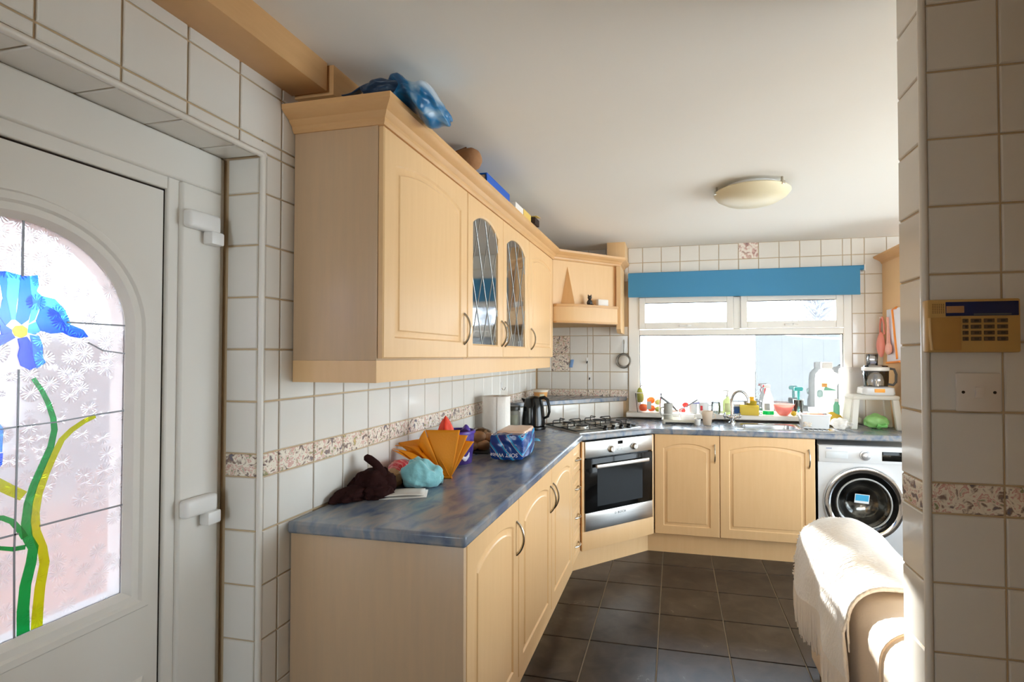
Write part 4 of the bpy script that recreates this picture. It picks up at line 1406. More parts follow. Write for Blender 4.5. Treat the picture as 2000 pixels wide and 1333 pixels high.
obj('body', B().ball((0, 0, 0.042), (0.080, 0.062, 0.066), 5, tealf), M_TEAL, t)
b = B()
b.ring_loft([[(0.044 + 0.018 * k, (0.036 - 0.004 * k) * math.cos(a) * (1 + 0.2 * math.sin(3 * a)), 0.025 - 0.003 * k + (0.022 - 0.002 * k) * math.sin(a) * (1 + 0.2 * math.cos(2 * a + k))) for a in [2 * math.pi * i / 20 for i in range(20)]] for k in range(3)])
obj('rolled_end', b, M_TEAL, t)

# orange expanding folder: a fan of leaves standing on its spine
t = thing('folder', 'orange fabric document folder fanned open, standing on its spine', 'folder', (-0.965, 2.058, WT))
M_ORANGE = mat('orange_fabric', (238, 148, 14), 0.55, bump=(160, 0.15))
SP0, SP1 = Vector((-0.012, -0.018, 0.002)), Vector((0.014, -0.014, 0.002))
# each leaf: quad from the spine up to two top corners (x, y, z) local
leaves = [((-0.264, 0.020, 0.138), (-0.105, 0.035, 0.168), 0.03), ((-0.260, -0.01, 0.134), (-0.150, 0.012, 0.130), 0.03), ((-0.250, -0.035, 0.124), (-0.150, -0.02, 0.095), 0.03),
          ((-0.115, 0.010, 0.204), (0.046, 0.018, 0.207), 0.006), ((-0.06, 0.022, 0.190), (0.078, 0.030, 0.183), 0.004), ((-0.02, 0.034, 0.165), (0.102, 0.045, 0.155), 0.004)]
for k, (p, q, wv) in enumerate(leaves):
    p, q = Vector(p), Vector(q)

    def leaf_fn(u, v, p=p, q=q, wv=wv, k=k):
        s = SP0.lerp(SP1, u)
        e = p.lerp(q, u)
        x = s.lerp(e, v)
        x.z += wv * math.sin(math.pi * v) * math.sin(2.5 * u + k)
        x.y += (wv * 0.9) * math.sin(math.pi * v) * math.sin(4.0 * u + k * 1.3) - 0.002 * k * v
        x.z = max(x.z, 0.0015)
        return x
    obj('leaf', B().surf(leaf_fn, 14, 14), M_ORANGE, t, solid=0.0022)
# creased gusset between the left leaves and the front face
obj('gusset', B().surf(lambda u, v: (SP0.lerp(Vector((-0.245, -0.045, 0.122)).lerp(Vector((-0.115, 0.010, 0.204)), u), v) + Vector((0, -0.018 * math.sin(9 * u) * v - 0.006, 0.0))) + Vector((0, 0.03 * math.sin(math.pi * u) * v, -0.045 * math.sin(math.pi * u) * v)), 24, 14), M_ORANGE, t, solid=0.002)
obj('spine', B().tube([SP0 + Vector((-0.01, -0.002, 0.003)), SP1 + Vector((0.008, -0.002, 0.003))], 0.005, 8), M_ORANGE, t)

# red pouch behind the folder
t = thing('pouch', 'soft red pouch peeping up behind the orange folder', 'pouch', (-1.035, 2.17, WT))
obj('body', B().ball((0, 0, 0.128), (0.055, 0.035, 0.128), 4, lambda p: Vector((p.x * (1.0 - 0.55 * max(p.z, 0) ** 1.2), p.y, p.z)) * (1 + fold(p, 0.14, 2.0, 9.0))), mat('red_nylon', (226, 66, 36), 0.5), t)
obj('seam', B().tube([(0.002, -0.036, 0.10), (0.006, -0.037, 0.15), (0.008, -0.030, 0.20), (0.004, -0.016, 0.24)], 0.0025, 6), mat('red_piping', (190, 36, 26), 0.5), t)

# purple tub with lid off centre
t = thing('sweet_tub', 'purple plastic sweet tub half hidden behind the orange folder', 'tub', (-1.060, 2.36, WT))
M_PURP = ramp_mat('purple_print', [(0.35, (72, 54, 122)), (0.55, (90, 70, 146)), (0.68, (98, 82, 156)), (0.71, (200, 196, 214)), (0.74, (90, 70, 146))], 18, 0.25, 3)
obj('body', B().lathe([(0.070, 0), (0.073, 0.004), (0.083, 0.150), (0.083, 0.153), (0.080, 0.150), (0.072, 0.012)], n=32, cap1=True), M_PURP, t)
obj('rim', B().lathe([(0.084, 0.146), (0.088, 0.149), (0.088, 0.158), (0.084, 0.162), (0.080, 0.158)], n=32, cap0=False, cap1=False), mat('purple_lid', (88, 66, 160), 0.25), t)
obj('swirl_print', B().surf(lambda u, v: (0.0795 * math.cos(R(-75 + 55 * u)) * (1 + 0.0), 0.0795 * math.sin(R(-75 + 55 * u)), 0.030 + 0.022 * v + 0.012 * math.sin(7 * u)), 14, 2), mat('white_print', (224, 220, 232), 0.4), t, solid=0.0005)
obj('ribbon_tear', B().surf(lambda u, v: (0.02 + 0.05 * u, -0.02 + 0.02 * v, 0.160 + 0.022 * math.sin(math.pi * u) * (0.4 + v)), 8, 3), MATS['purple_lid'], t, solid=0.001)

# bag of buns
t = thing('bun_bag', 'clear bag of golden buns tucked between the tub and the kitchen roll', 'bag', (-1.07, 2.66, WT))
M_BUN = mat('bun_crust', (206, 146, 96), 0.6, var=(6, (226, 184, 140), 0.2))
for k, (x, y, z, r) in enumerate(((-0.03, -0.02, 0.032, 0.034), (0.03, 0.0, 0.034, 0.036), (0.0, 0.045, 0.034, 0.036), (0.0, 0.0, 0.082, 0.038), (0.045, 0.05, 0.07, 0.033))):
    obj('bun', B().ball((x, y, z), (r * 1.1, r, r * 0.85), 3), M_BUN, t)
obj('bag', B().ball((0.005, 0.01, 0.066), (0.082, 0.085, 0.066), 4, lambda p: Vector((p.x, p.y, max(p.z, -0.95))) * (1 + fold(p, 0.10, 3.0, 1.0))), clear_glass('bun_film', (0.97, 0.97, 0.96), 0.02, 0.15), t)
obj('tray', B().box(-0.075, 0.085, -0.075, 0.09, 0.0, 0.010, 0.004), mat('dark_tray', (34, 30, 28), 0.5), t)

# kitchen roll
t = thing('kitchen_roll', 'tall white kitchen roll standing upright against the tiles', 'kitchen roll', (-1.095, 3.02, WT))
M_PAPER = mat('white_tissue', (232, 226, 218), 0.95, bump=(60, 0.15))
obj('roll', B().lathe([(0.085, 0), (0.0865, 0.003), (0.0865, 0.277), (0.085, 0.280), (0.022, 0.280), (0.020, 0.277), (0.020, 0.0)], n=48, cap0=False, cap1=False), M_PAPER, t)
obj('core', B().lathe([(0.0198, 0.001), (0.0198, 0.2805), (0.0175, 0.2805), (0.0175, 0.001)], n=24, cap0=False, cap1=False), mat('cardboard', (188, 148, 104), 0.8), t)
obj('loose_sheet', B().surf(lambda u, v: (0.087 * math.cos(R(-70 + 40 * u)) + 0.004 * u, 0.087 * math.sin(R(-70 + 40 * u)) - 0.003 * u, 0.001 + 0.278 * v), 10, 4), M_PAPER, t, solid=0.0006)

# sliced loaf in a blue printed bag
M_BAG = None


def bread_mat():
    m = bpy.data.materials.new('bread_bag_print')
    m.use_nodes = True
    n, l = m.node_tree.nodes, m.node_tree.links
    p = n['Principled BSDF']
    p.inputs['Roughness'].default_value = 0.2
    tc = n.new('ShaderNodeTexCoord')
    mp = n.new('ShaderNodeMapping')
    mp.inputs['Rotation'].default_value = (0, R(38), R(10))
    wv = n.new('ShaderNodeTexWave')
    wv.inputs['Scale'].default_value = 3.4
    wv.inputs['Distortion'].default_value = 0.6
    rp = n.new('ShaderNodeValToRGB')
    stops = [(0.0, (20, 60, 130)), (0.34, (20, 60, 130)), (0.36, (196, 190, 180)), (0.40, (196, 190, 180)), (0.42, (24, 142, 198)), (0.66, (34, 156, 212)), (0.69, (30, 76, 150)), (0.95, (20, 60, 130))]
    cr = rp.color_ramp
    while len(cr.elements) < len(stops):
        cr.elements.new(0.5)
    for e, (a, c) in zip(cr.elements, stops):
        e.position = a
        e.color = lin(c)
    l.new(tc.outputs['Object'], mp.inputs[0])
    l.new(mp.outputs[0], wv.inputs['Vector'])
    l.new(wv.outputs['Fac'], rp.inputs[0])
    l.new(rp.outputs[0], p.inputs['Base Color'])
    nz = n.new('ShaderNodeTexNoise')
    nz.inputs['Scale'].default_value = 16
    bp = n.new('ShaderNodeBump')
    bp.inputs['Strength'].default_value = 0.25
    bp.inputs['Distance'].default_value = 0.01
    l.new(tc.outputs['Object'], nz.inputs['Vector'])
    l.new(nz.outputs['Fac'], bp.inputs['Height'])
    l.new(bp.outputs[0], p.inputs['Normal'])
    return m


M_BAG = bread_mat()
t = thing('bread_loaf', 'sliced loaf in a shiny blue printed bag lying in front of the kitchen roll', 'bread', (-0.832, 2.56, WT), R(4))


def loaf(sx, sy, sz, seed, amp=0.05):
    def f(p):
        m = max(abs(p.x), abs(p.y), abs(p.z))
        q = p.lerp(p / m, 0.78)
        q = q * (0.90 + fold(p, amp, 2.2, seed))
        return Vector((q.x, q.y, q.z))
    return f


obj('bag', B().ball((0, 0, 0.0745), (0.101, 0.185, 0.073), 5, loaf(1, 1, 1, 3.0)), M_BAG, t)
obj('bread_end', B().ball((0.006, 0.03, 0.128), (0.086, 0.145, 0.022), 4, loaf(1, 1, 1, 5.0, 0.03)), mat('pale_wrap', (222, 190, 164), 0.3), t)
obj('bag_tail', B().surf(lambda u, v: (-0.075 + 0.15 * v + 0.02 * math.sin(8 * u), 0.165 + 0.10 * u, 0.05 + 0.03 * math.sin(9 * v) * u - 0.035 * u + 0.012), 12, 14), mat('clear_blue_wrap', (70, 150, 190), 0.2, trans=0.3), t, solid=0.001)
b = B()
M_LET = mat('print_white', (226, 232, 240), 0.4)
Lm = T((-0.006, -0.1735, 0.042)) @ FACE_IN @ rz(R(180))
lettering('lettering', 'SOFT White', 0.027, M_LET, t, Lm)

t = thing('bread_bag', 'second light blue bread bag lying collapsed behind the first loaf', 'bag', (-0.955, 3.08, WT), R(10))
obj('bag', B().ball((0, 0, 0.044), (0.040, 0.10, 0.038), 4, loaf(1, 1, 1, 8.0, 0.14)), mat('light_blue_wrap', (52, 140, 200), 0.22, var=(9, (150, 196, 222), 0.1), bump=(20, 0.4)), t)
obj('bag_neck', B().tube([(0.01, -0.085, 0.035), (0.02, -0.12, 0.026), (0.03, -0.135, 0.02)], [0.024, 0.012, 0.018], 10), MATS['light_blue_wrap'], t)

# kettle and its neighbours
t = thing('kettle', 'glossy black jug kettle standing at the end of the worktop run', 'kettle', (-1.005, 3.56, WT), R(-8))
obj('power_base', B().lathe([(0.088, 0), (0.090, 0.006), (0.086, 0.020), (0.070, 0.024)], n=32), M_BLACKP, t)
M_KET = mat('black_gloss', (24, 24, 23), 0.14)
obj('body', B().lathe([(0.080, 0.0245), (0.086, 0.03), (0.084, 0.08), (0.076, 0.15), (0.066, 0.205), (0.058, 0.225), (0.030, 0.238), (0.001, 0.241)], n=40), M_KET, t)
obj('spout', B().ring_loft([[(-0.050, -0.022, 0.165), (-0.050, 0.022, 0.165), (-0.052, 0.028, 0.218), (-0.052, -0.028, 0.218)], [(-0.092, -0.006, 0.212), (-0.092, 0.006, 0.212), (-0.094, 0.010, 0.224), (-0.094, -0.010, 0.224)]]), M_KET, t)
obj('handle', B().tube([(0.050, 0, 0.226), (0.085, 0, 0.232), (0.110, 0, 0.215), (0.122, 0, 0.17), (0.124, 0, 0.13), (0.112, 0, 0.095), (0.080, 0, 0.080)], [0.012, 0.013, 0.012, 0.011, 0.010, 0.010, 0.009], 10), M_BLACKP, t)
obj('water_gauge', B().box(0.0, 0.012, -0.089, -0.078, 0.05, 0.16, 0.004), mat('grey_gauge', (120, 122, 120), 0.2), t)
t = thing('teaspoon', 'steel teaspoon resting on a small dark dish in front of the kettle', 'spoon', (-1.035, 3.36, WT + 0.019))
obj('handle', B().tube([(-0.05, -0.005, 0.002), (0.0, 0, 0.006), (0.045, 0.01, 0.012)], [0.002, 0.002, 0.0035], 6), M_CHROME, t)
obj('bowl', B().ball((-0.062, -0.007, 0.003), (0.018, 0.012, 0.004), 2), M_CHROME, t)
t = thing('dish', 'small black oval dish under the teaspoon', 'dish', (-1.035, 3.36, WT))
obj('body', B().lathe([(0.05, 0), (0.056, 0.004), (0.074, 0.018), (0.072, 0.0185), (0.054, 0.006)], n=32), M_BLACKP, t)
obj('rim', B().lathe([(0.0735, 0.0175), (0.0755, 0.0185), (0.0735, 0.0195), (0.072, 0.0185)], n=32, cap0=False, cap1=False), M_KET, t)
t = thing('coffee_jar', 'glass coffee jar with a dark lid half behind the kettle', 'jar', (-1.135, 3.495, WT))
obj('body', B().lathe([(0.040, 0), (0.043, 0.003), (0.043, 0.125), (0.036, 0.138), (0.034, 0.140)], n=28), mat('smoky_jar', (168, 166, 156), 0.1, trans=0.35), t)
obj('lid', B().lathe([(0.044, 0.1405), (0.045, 0.145), (0.045, 0.168), (0.042, 0.172)], n=28), mat('dark_lid', (50, 48, 42), 0.35), t)
obj('label', B().surf(lambda u, v: (0.0436 * math.cos(R(-140 + 110 * u)), 0.0436 * math.sin(R(-140 + 110 * u)), 0.02 + 0.09 * v), 10, 2), mat('jar_label', (140, 140, 122), 0.5), t, solid=0.0004)
t = thing('serving_spoon', 'black plastic serving spoon hanging by the wall behind the kitchen roll', 'spoon', (XL + 0.018, 3.36, 0.935))
obj('handle', B().tube([(0, 0, 0.0), (0, 0, 0.07)], [0.005, 0.004], 8), M_BLACKP, t)
obj('bowl', B().ball((0.002, 0, 0.105), (0.012, 0.030, 0.042), 3), M_BLACKP, t)
t = thing('wall_hook', 'small chrome hook stuck on the tiles above the kitchen roll', 'hook', (XL + 0.001, 3.46, 1.215))
obj('plate', B().box(0.0, 0.004, -0.010, 0.010, -0.02, 0.035, 0.001), M_WHITEP, t)
obj('prong', B().tube([(0.004, 0, -0.005), (0.012, 0, -0.018), (0.024, 0.0, -0.016), (0.030, 0, 0.002)], 0.003, 8), M_CHROME, t)
for k, (x, z, lb) in enumerate(((-0.757, 1.398, 'upper chrome hook on the back wall tiles over the hob'), (-0.735, 1.253, 'lower chrome hook on the back wall tiles over the hob'))):
    t = thing('wall_hook', lb, 'hook', (x, YB - 0.001, z))
    obj('plate', B().box(-0.009, 0.009, -0.004, 0.0, -0.02, 0.03, 0.001), M_WHITEP, t)
    obj('prong', B().tube([(0, -0.004, -0.004), (0, -0.012, -0.020), (0.006, -0.022, -0.016), (0.008, -0.026, 0.0)], 0.0035, 8), M_BLACKI, t)

t = thing('spread_tub', 'cream and orange margarine tub on the corner ledge above the kettle', 'tub', (-1.075, 4.02, 1.0895))
obj('body', B().lathe([(0.048, 0), (0.050, 0.003), (0.058, 0.058)], n=28), mat('orange_tub', (232, 170, 104), 0.35), t)
obj('lid', B().lathe([(0.061, 0.0582), (0.062, 0.062), (0.062, 0.072), (0.058, 0.076)], n=28), mat('cream_lid', (232, 222, 204), 0.35), t)
obj('label', B().surf(lambda u, v: ((0.0515 + 0.006 * v) * math.cos(R(-85 + 40 * u)), (0.0515 + 0.006 * v) * math.sin(R(-85 + 40 * u)), 0.012 + 0.032 * v), 8, 2), mat('tub_label', (214, 206, 176), 0.5), t, solid=0.0004)

# sieve on the tiles beside the window
t = thing('tea_strainer', 'round steel mesh strainer hanging on the tiles left of the window', 'sieve', (-0.432, YB - 0.004, 1.400))
ring = [(0.060 * math.cos(2 * math.pi * i / 32), -0.012, 0.062 * math.sin(2 * math.pi * i / 32)) for i in range(33)]
obj('inner_rim', B().tube([(p[0] * 0.80, p[1], p[2] * 0.80) for p in ring], 0.003, 8, cap=False), mat('grey_steel', (150, 144, 134), 0.35, 0.9), t)
obj('rim', B().tube(ring, 0.006, 8, cap=False), mat('grey_steel', (150, 144, 134), 0.35, 0.9), t)
o = obj('mesh_bowl', B().lathe([(0.048, 0.0), (0.044, 0.008), (0.030, 0.016), (0.012, 0.019), (0.0005, 0.020)], n=28, cap0=False), mat('fine_mesh', (200, 194, 184), 0.7), t)
o.matrix_local = T((0, -0.012, 0)) @ Matrix.Rotation(R(90), 4, 'X')
obj('handle', B().tube([(0, -0.010, 0.062), (0.002, -0.008, 0.12), (0.004, -0.006, 0.175), (0.004, -0.008, 0.187)], [0.005, 0.004, 0.006, 0.003], 8), M_CHROME, t)
t = thing('blue_tag', 'small blue ribbon tag hanging from the decorated tiles over the hob', 'tag', (-0.905, YB - 0.006, 1.385))
obj('ribbon', B().surf(lambda u, v: (-0.012 + 0.03 * u + 0.012 * v, -0.004 * math.sin(5 * v), -0.045 + 0.07 * v), 4, 8), mat('blue_ribbon', (130, 164, 210), 0.7), t, solid=0.002)
obj('string', B().tube([(0.012, -0.001, 0.025), (0.016, 0.0, 0.055)], 0.0012, 5), M_WHITEP, t)

# canopy shelf
sh = Vector((A[0], A[1], 0))
loc = sh + Vector((0.7071, 0.7071, 0)) * 0.30 + Vector((0.7071, -0.7071, 0)) * 0.055
t = thing('cat_figurine', 'little black cat figurine sitting on the canopy shelf', 'figurine', (loc.x, loc.y, 1.8345), R(30))
M_CAT = mat('black_ceramic', (52, 48, 46), 0.25)
obj('body', B().ball((0, 0, 0.026), (0.022, 0.018, 0.0265), 3, lambda p: Vector((p.x * (1 - 0.35 * p.z), p.y * (1 - 0.3 * p.z), p.z))), M_CAT, t)
h = obj('head', B().ball((-0.002, -0.006, 0.060), 0.0165, 3), M_CAT, t)
for s in (-1, 1):
    obj('ear', B().tube([(0.010 * s - 0.002, -0.005, 0.070), (0.013 * s - 0.002, -0.005, 0.086)], [0.007, 0.0005], 6), M_CAT, h)
obj('tail', B().tube([(0.016, 0.006, 0.006), (0.028, -0.002, 0.006), (0.024, -0.014, 0.006), (0.008, -0.020, 0.006)], [0.005, 0.005, 0.0045, 0.003], 8), M_CAT, t)
loc = sh + Vector((0.7071, 0.7071, 0)) * 0.425 + Vector((0.7071, -0.7071, 0)) * 0.050
t = thing('soap_box', 'white card box on the canopy shelf beside the cat figurine', 'box', (loc.x, loc.y, 1.8345), R(40))
obj('carton', B().box(-0.046, 0.046, -0.018, 0.018, 0.0, 0.052, 0.003), mat('white_card', (232, 226, 218), 0.6), t)
obj('flap', B().box(0.0455, 0.048, -0.016, 0.016, 0.004, 0.048, 0.001), mat('white_card', (232, 226, 218), 0.6), t)

# ================================================================== on top of the wall units
CT = 2.2435
t = thing('plastic_bag', 'crumpled blue and white plastic bag draped over the cornice corner', 'bag', (-0.95, 1.45, CT))
M_BLUEB = ramp_mat('blue_white_plastic', [(0.38, (30, 74, 112)), (0.50, (24, 112, 164)), (0.55, (140, 172, 196)), (0.62, (206, 214, 222)), (0.72, (160, 184, 206))], 7, 0.3, 3, bump=0.7)
M_NAVY = mat('navy_plastic', (44, 66, 92), 0.35, bump=(25, 0.5))


def blob(p):
    q = p * (1 + fold(p, 0.30, 1.6, 3.0) + fold(p, 0.07, 4.0, 1.0))
    q.z *= 0.95 + 0.25 * math.sin(6 * q.x + 2 * q.y)
    q.z -= 0.55 * q.x + (0.25 * q.x * q.x if q.x > 0 else 0)
    return q


obj('film', B().ball((0.128, 0.085, 0.046), (0.094, 0.118, 0.056), 5, blob), M_BLUEB, t)
obj('dark_fold', B().ball((0.040, 0.015, 0.060), (0.085, 0.05, 0.028), 5, lambda p: p * (1 + fold(p, 0.30, 1.5, 2.0) + fold(p, 0.06, 4.0, 7.0))), M_NAVY, t)
obj('handle_loop', B().surf(lambda u, v: (-0.205 + 0.25 * u, 0.0 + 0.035 * v + 0.012 * math.sin(6 * u), 0.048 + 0.038 * u ** 1.6 + 0.022 * abs(math.sin(3.2 * u + 1.5)) * (1 - u) + 0.010 * v), 20, 4), M_NAVY, t, solid=0.003)
obj('bright_hem', B().surf(lambda u, v: (0.155 + 0.020 * math.sin(2 * u) + 0.022 * u, 0.035 + 0.10 * u, -0.020 + 0.014 * v + 0.016 * u), 14, 2), mat('bright_blue', (10, 96, 176), 0.3), t, solid=0.0015)

t = thing('bread_roll', 'brown rounded bread-like roll poking out over the cornice', 'roll', (-0.945, 2.115, CT), R(-12))
obj('body', B().tube([(-0.20, 0, 0.045), (-0.05, 0, 0.062), (0.04, 0, 0.074), (0.080, 0, 0.080), (0.100, 0, 0.083), (0.110, 0, 0.084)], [0.042, 0.050, 0.054, 0.047, 0.031, 0.004], 22), mat('tan_felt', (168, 122, 82), 0.85, var=(8, (148, 104, 68), 0.25), bump=(30, 0.4)), t)
obj('seam', B().tube([(-0.18, -0.020, 0.082), (-0.04, -0.022, 0.111), (0.05, -0.020, 0.126)], 0.003, 6), mat('tan_seam', (140, 96, 62), 0.9), t)
t = thing('blue_folder', 'thin bright blue folder lying on top of the wall units', 'folder', (-0.955, 2.36, CT))
obj('cover', B().box(-0.16, 0.112, -0.17, 0.16, 0.042, 0.048, 0.001).box(-0.16, 0.112, -0.17, 0.16, 0.0, 0.004, 0.001).box(0.106, 0.112, -0.17, 0.16, 0.004, 0.042), mat('royal_blue_card', (16, 88, 186), 0.4), t)
obj('pages', B().box(-0.155, 0.100, -0.165, 0.155, 0.0045, 0.0415), mat('paper', (226, 224, 218), 0.8), t)
t = thing('carton', 'small yellow and white carton with an open dark flap on the wall units', 'box', (-0.925, 2.83, CT))
M_YC = mat('yellow_card', (222, 186, 96), 0.6)
obj('box', B().box(-0.10, 0.080, -0.20, 0.10, 0.0, 0.045, 0.002), mat('white_card', (232, 226, 218), 0.6), t)
obj('stripe', B().box(0.0805, 0.083, -0.06, 0.09, 0.002, 0.045), M_YC, t)
obj('flap', B().prism([(0.02, 0.0), (0.0, 0.06), (0.115, 0.08), (0.115, 0.0)], 0.0, 0.003, 'z'), M_YC, t).matrix_local = T((0.0, 0.11, 0.046)) @ Matrix.Rotation(R(6), 4, 'X')
obj('inside', B().box(-0.06, 0.105, 0.105, 0.20, 0.001, 0.040), mat('dark_inside', (52, 34, 24), 0.8), t)

# ================================================================== window sill and back worktop
ST = 0.9664
t = thing('fruit_basket', 'clear plastic basket full of fruit at the left end of the window sill', 'basket', (-0.215, 4.342, ST))
b = B().ring_loft([rrect(-0.095, 0.095, -0.042, 0.042, 0.02, 0.0), rrect(-0.112, 0.112, -0.055, 0.055, 0.025, 0.165), rrect(-0.109, 0.109, -0.052, 0.052, 0.025, 0.165), rrect(-0.092, 0.092, -0.039, 0.039, 0.02, 0.004)])
obj('basket', b, clear_glass('basket_plastic', (0.96, 0.96, 0.96), 0.05, 0.1), t)
obj('rim', B().tube(rrect(-0.112, 0.112, -0.055, 0.055, 0.025, 0.166) + rrect(-0.112, 0.112, -0.055, 0.055, 0.025, 0.166)[:1], 0.003, 6, cap=False), M_WHITEP, t)
obj('label', B().box(-0.012, 0.024, -0.0565, -0.0545, 0.03, 0.095), mat('grey_label', (190, 194, 188), 0.5), t)
M_ORG = milk('orange_peel', (248, 132, 30), 0.25, 0.45)
M_GRN = mat('green_apple', (176, 182, 74), 0.35, var=(7, (200, 196, 110), 0.3), sss=0.1)


def fruit(name, label, cat, loc, r, m, squash=1.0, dimple=True, group=None, stem=True):
    t = thing(name, label, cat, loc, rnd.uniform(0, 6), group)

    def f(p):
        k = 1 - (0.16 * math.exp(-((1 - abs(p.z)) / 0.09)) if dimple else 0)
        return Vector((p.x, p.y, p.z * squash * k))
    obj('flesh', B().ball((0, 0, r * squash), r, 4, f), m, t)
    if stem:
        obj('stem', B().tube([(0, 0, 2 * r * squash * 0.86), (0.002, 0.001, 2 * r * squash * 0.86 + 0.010)], [0.0025, 0.0018], 6), mat('stalk', (92, 74, 50), 0.8), t)


fz = ST + 0.0045
fruit('orange', 'big orange low down at the left of the fruit basket', 'orange', (-0.258, 4.338, fz), 0.037, M_ORG, 0.95, group='oranges in the basket')
fruit('orange', 'orange low in the middle of the basket behind its grey label', 'orange', (-0.192, 4.347, fz), 0.031, M_ORG, 0.95, group='oranges in the basket')
fruit('orange', 'orange piled highest in the middle of the fruit basket', 'orange', (-0.196, 4.338, fz + 0.066), 0.033, M_ORG, 0.95, group='oranges in the basket')
fruit('apple', 'pale green apple high at the right of the fruit basket', 'apple', (-0.136, 4.345, fz + 0.056), 0.027, M_GRN, 0.95)
fruit('lime', 'yellow-green lime at the bottom right of the fruit basket', 'lime', (-0.136, 4.335, fz), 0.027, mat('lime_skin', (168, 172, 52), 0.4, bump=(160, 0.2)), 0.9, group=None)
t = thing('pear', 'tall green-yellow pear standing up out of the basket left end', 'pear', (-0.288, 4.343, fz + 0.076), R(20))
obj('flesh', B().lathe([(0.001, 0), (0.022, 0.004), (0.032, 0.022), (0.034, 0.042), (0.030, 0.066), (0.023, 0.092), (0.018, 0.112), (0.010, 0.124), (0.001, 0.127)], n=28), mat('pear_skin', (172, 170, 62), 0.4, var=(10, (146, 156, 70), 0.25)), t)
obj('stem', B().tube([(0, 0, 0.125), (0.008, 0, 0.140), (0.020, 0, 0.146)], [0.003, 0.003, 0.005], 8), MATS['stalk'], t)

# dish rack and what stands in it
M_IVORY = mat('ivory_plastic', (226, 220, 202), 0.35)
t = thing('dish_rack', 'ivory plastic drying rack with little feet on the worktop left of the tap', 'rack', (0.037, 4.13, WT))
b = B().ring_loft([rrect(-0.132, 0.132, -0.085, 0.085, 0.02, 0.014), rrect(-0.136, 0.136, -0.089, 0.089, 0.02, 0.034), rrect(-0.132, 0.132, -0.085, 0.085, 0.02, 0.034), rrect(-0.128, 0.128, -0.081, 0.081, 0.02, 0.018)])
obj('tray', b, M_IVORY, t)
for x in (-0.118, 0.118):
    for y in (-0.07, 0.07):
        obj('foot', B().lathe([(0.009, 0), (0.011, 0.016)], (x, y, 0), 14), M_IVORY, t)
b = B()
for x in (-0.005, 0.012):
    b.tube([(x, -0.07, 0.018), (x, -0.07, 0.135), (x, -0.055, 0.150), (x, 0.055, 0.150), (x, 0.07, 0.135), (x, 0.07, 0.018)], 0.0022, 6)
for s in (-1, 1):
    b.tube([(-0.128, 0.081 * s, 0.034), (-0.128, 0.081 * s, 0.075), (0.128, 0.081 * s, 0.075), (0.128, 0.081 * s, 0.034)], 0.002, 6)
obj('wires', b, mat('white_wire', (226, 226, 224), 0.4), t)
t = thing('mug', 'tall grey mug standing in the left half of the drying rack', 'mug', (-0.050, 4.12, WT + 0.019), R(200))
M_GREY = mat('grey_glaze', (162, 162, 156), 0.3)
obj('body', B().lathe([(0.034, 0), (0.036, 0.004), (0.036, 0.135), (0.034, 0.137), (0.032, 0.133), (0.032, 0.008)], n=30), M_GREY, t)
obj('handle', B().tube([(0.034, 0, 0.105), (0.056, 0, 0.104), (0.066, 0, 0.075), (0.056, 0, 0.042), (0.034, 0, 0.038)], 0.0055, 8), M_GREY, t)
t = thing('white_container', 'upturned white food box drying in the right half of the rack', 'box', (0.096, 4.12, WT + 0.019))
obj('body', B().ring_loft([rrect(-0.058, 0.058, -0.055, 0.055, 0.015, 0.0), rrect(-0.052, 0.052, -0.049, 0.049, 0.015, 0.052), rrect(-0.046, 0.046, -0.043, 0.043, 0.012, 0.056)]), M_WHITEP, t)
obj('lip', B().ring_loft([rrect(-0.062, 0.062, -0.059, 0.059, 0.016, 0.0), rrect(-0.062, 0.062, -0.059, 0.059, 0.016, 0.005)]), M_WHITEP, t)
t = thing('knife', 'steel-handled knife leaning out of the rack to the left', 'knife', (0.022, 4.15, WT + 0.10))
obj('handle', B().tube([(-0.035, 0, 0.030), (-0.135, 0, 0.105)], [0.008, 0.009], 10), mat('satin_dark_steel', (150, 152, 156), 0.3, 0.9), t)
obj('blade', B().prism([(-0.035, 0.038), (-0.043, 0.024), (0.012, -0.030), (0.022, -0.030)], -0.001, 0.001, 'y'), M_CHROME, t)
t = thing('skewer', 'thin steel whisk handle leaning out of the rack to the right', 'utensil', (0.03, 4.18, WT + 0.09))
obj('shaft', B().tube([(0.005, 0, 0.0), (0.148, 0.01, 0.090)], [0.003, 0.0045], 8), mat('satin_dark_steel', (150, 152, 156), 0.3, 0.9), t)
obj('loop', B().tube([(0.148 + 0.006 * math.cos(a), 0.01, 0.096 + 0.006 * math.sin(a)) for a in [2 * math.pi * i / 12 for i in range(13)]], 0.0018, 6, cap=False), M_CHROME, t)
M_TOM = milk('tomato_skin', (232, 92, 84), 0.3, 0.25)
fruit('tomato', 'upper red tomato on the sill behind the drying rack', 'tomato', (0.088, 4.345, ST + 0.044), 0.026, M_TOM, 0.9, group=None)
fruit('tomato', 'lower red tomato on the sill behind the drying rack', 'tomato', (0.062, 4.335, ST), 0.026, M_TOM, 0.9, group=None)


def mug(label, loc, r, h, m, rot, name='mug', extra=None):
    t = thing(name, label, 'mug', loc, rot)
    obj('body', B().lathe([(r * 0.85, 0), (r * 0.95, 0.004), (r, h * 0.3), (r, h), (r * 0.92, h), (r * 0.9, 0.01)], n=28), m, t)
    obj('handle', B().tube([(r * 0.95, 0, h * 0.8), (r * 1.5, 0, h * 0.78), (r * 1.7, 0, h * 0.5), (r * 1.4, 0, h * 0.25), (r * 0.95, 0, h * 0.22)], r * 0.12, 8), m, t)
    if extra:
        obj('print', B().surf(lambda u, v: (r * 1.005 * math.cos(R(extra[1] + 30 * u)), r * 1.005 * math.sin(R(extra[1] + 30 * u)), h * (0.3 + 0.45 * v)), 8, 2), extra[0], t, solid=0.0005)


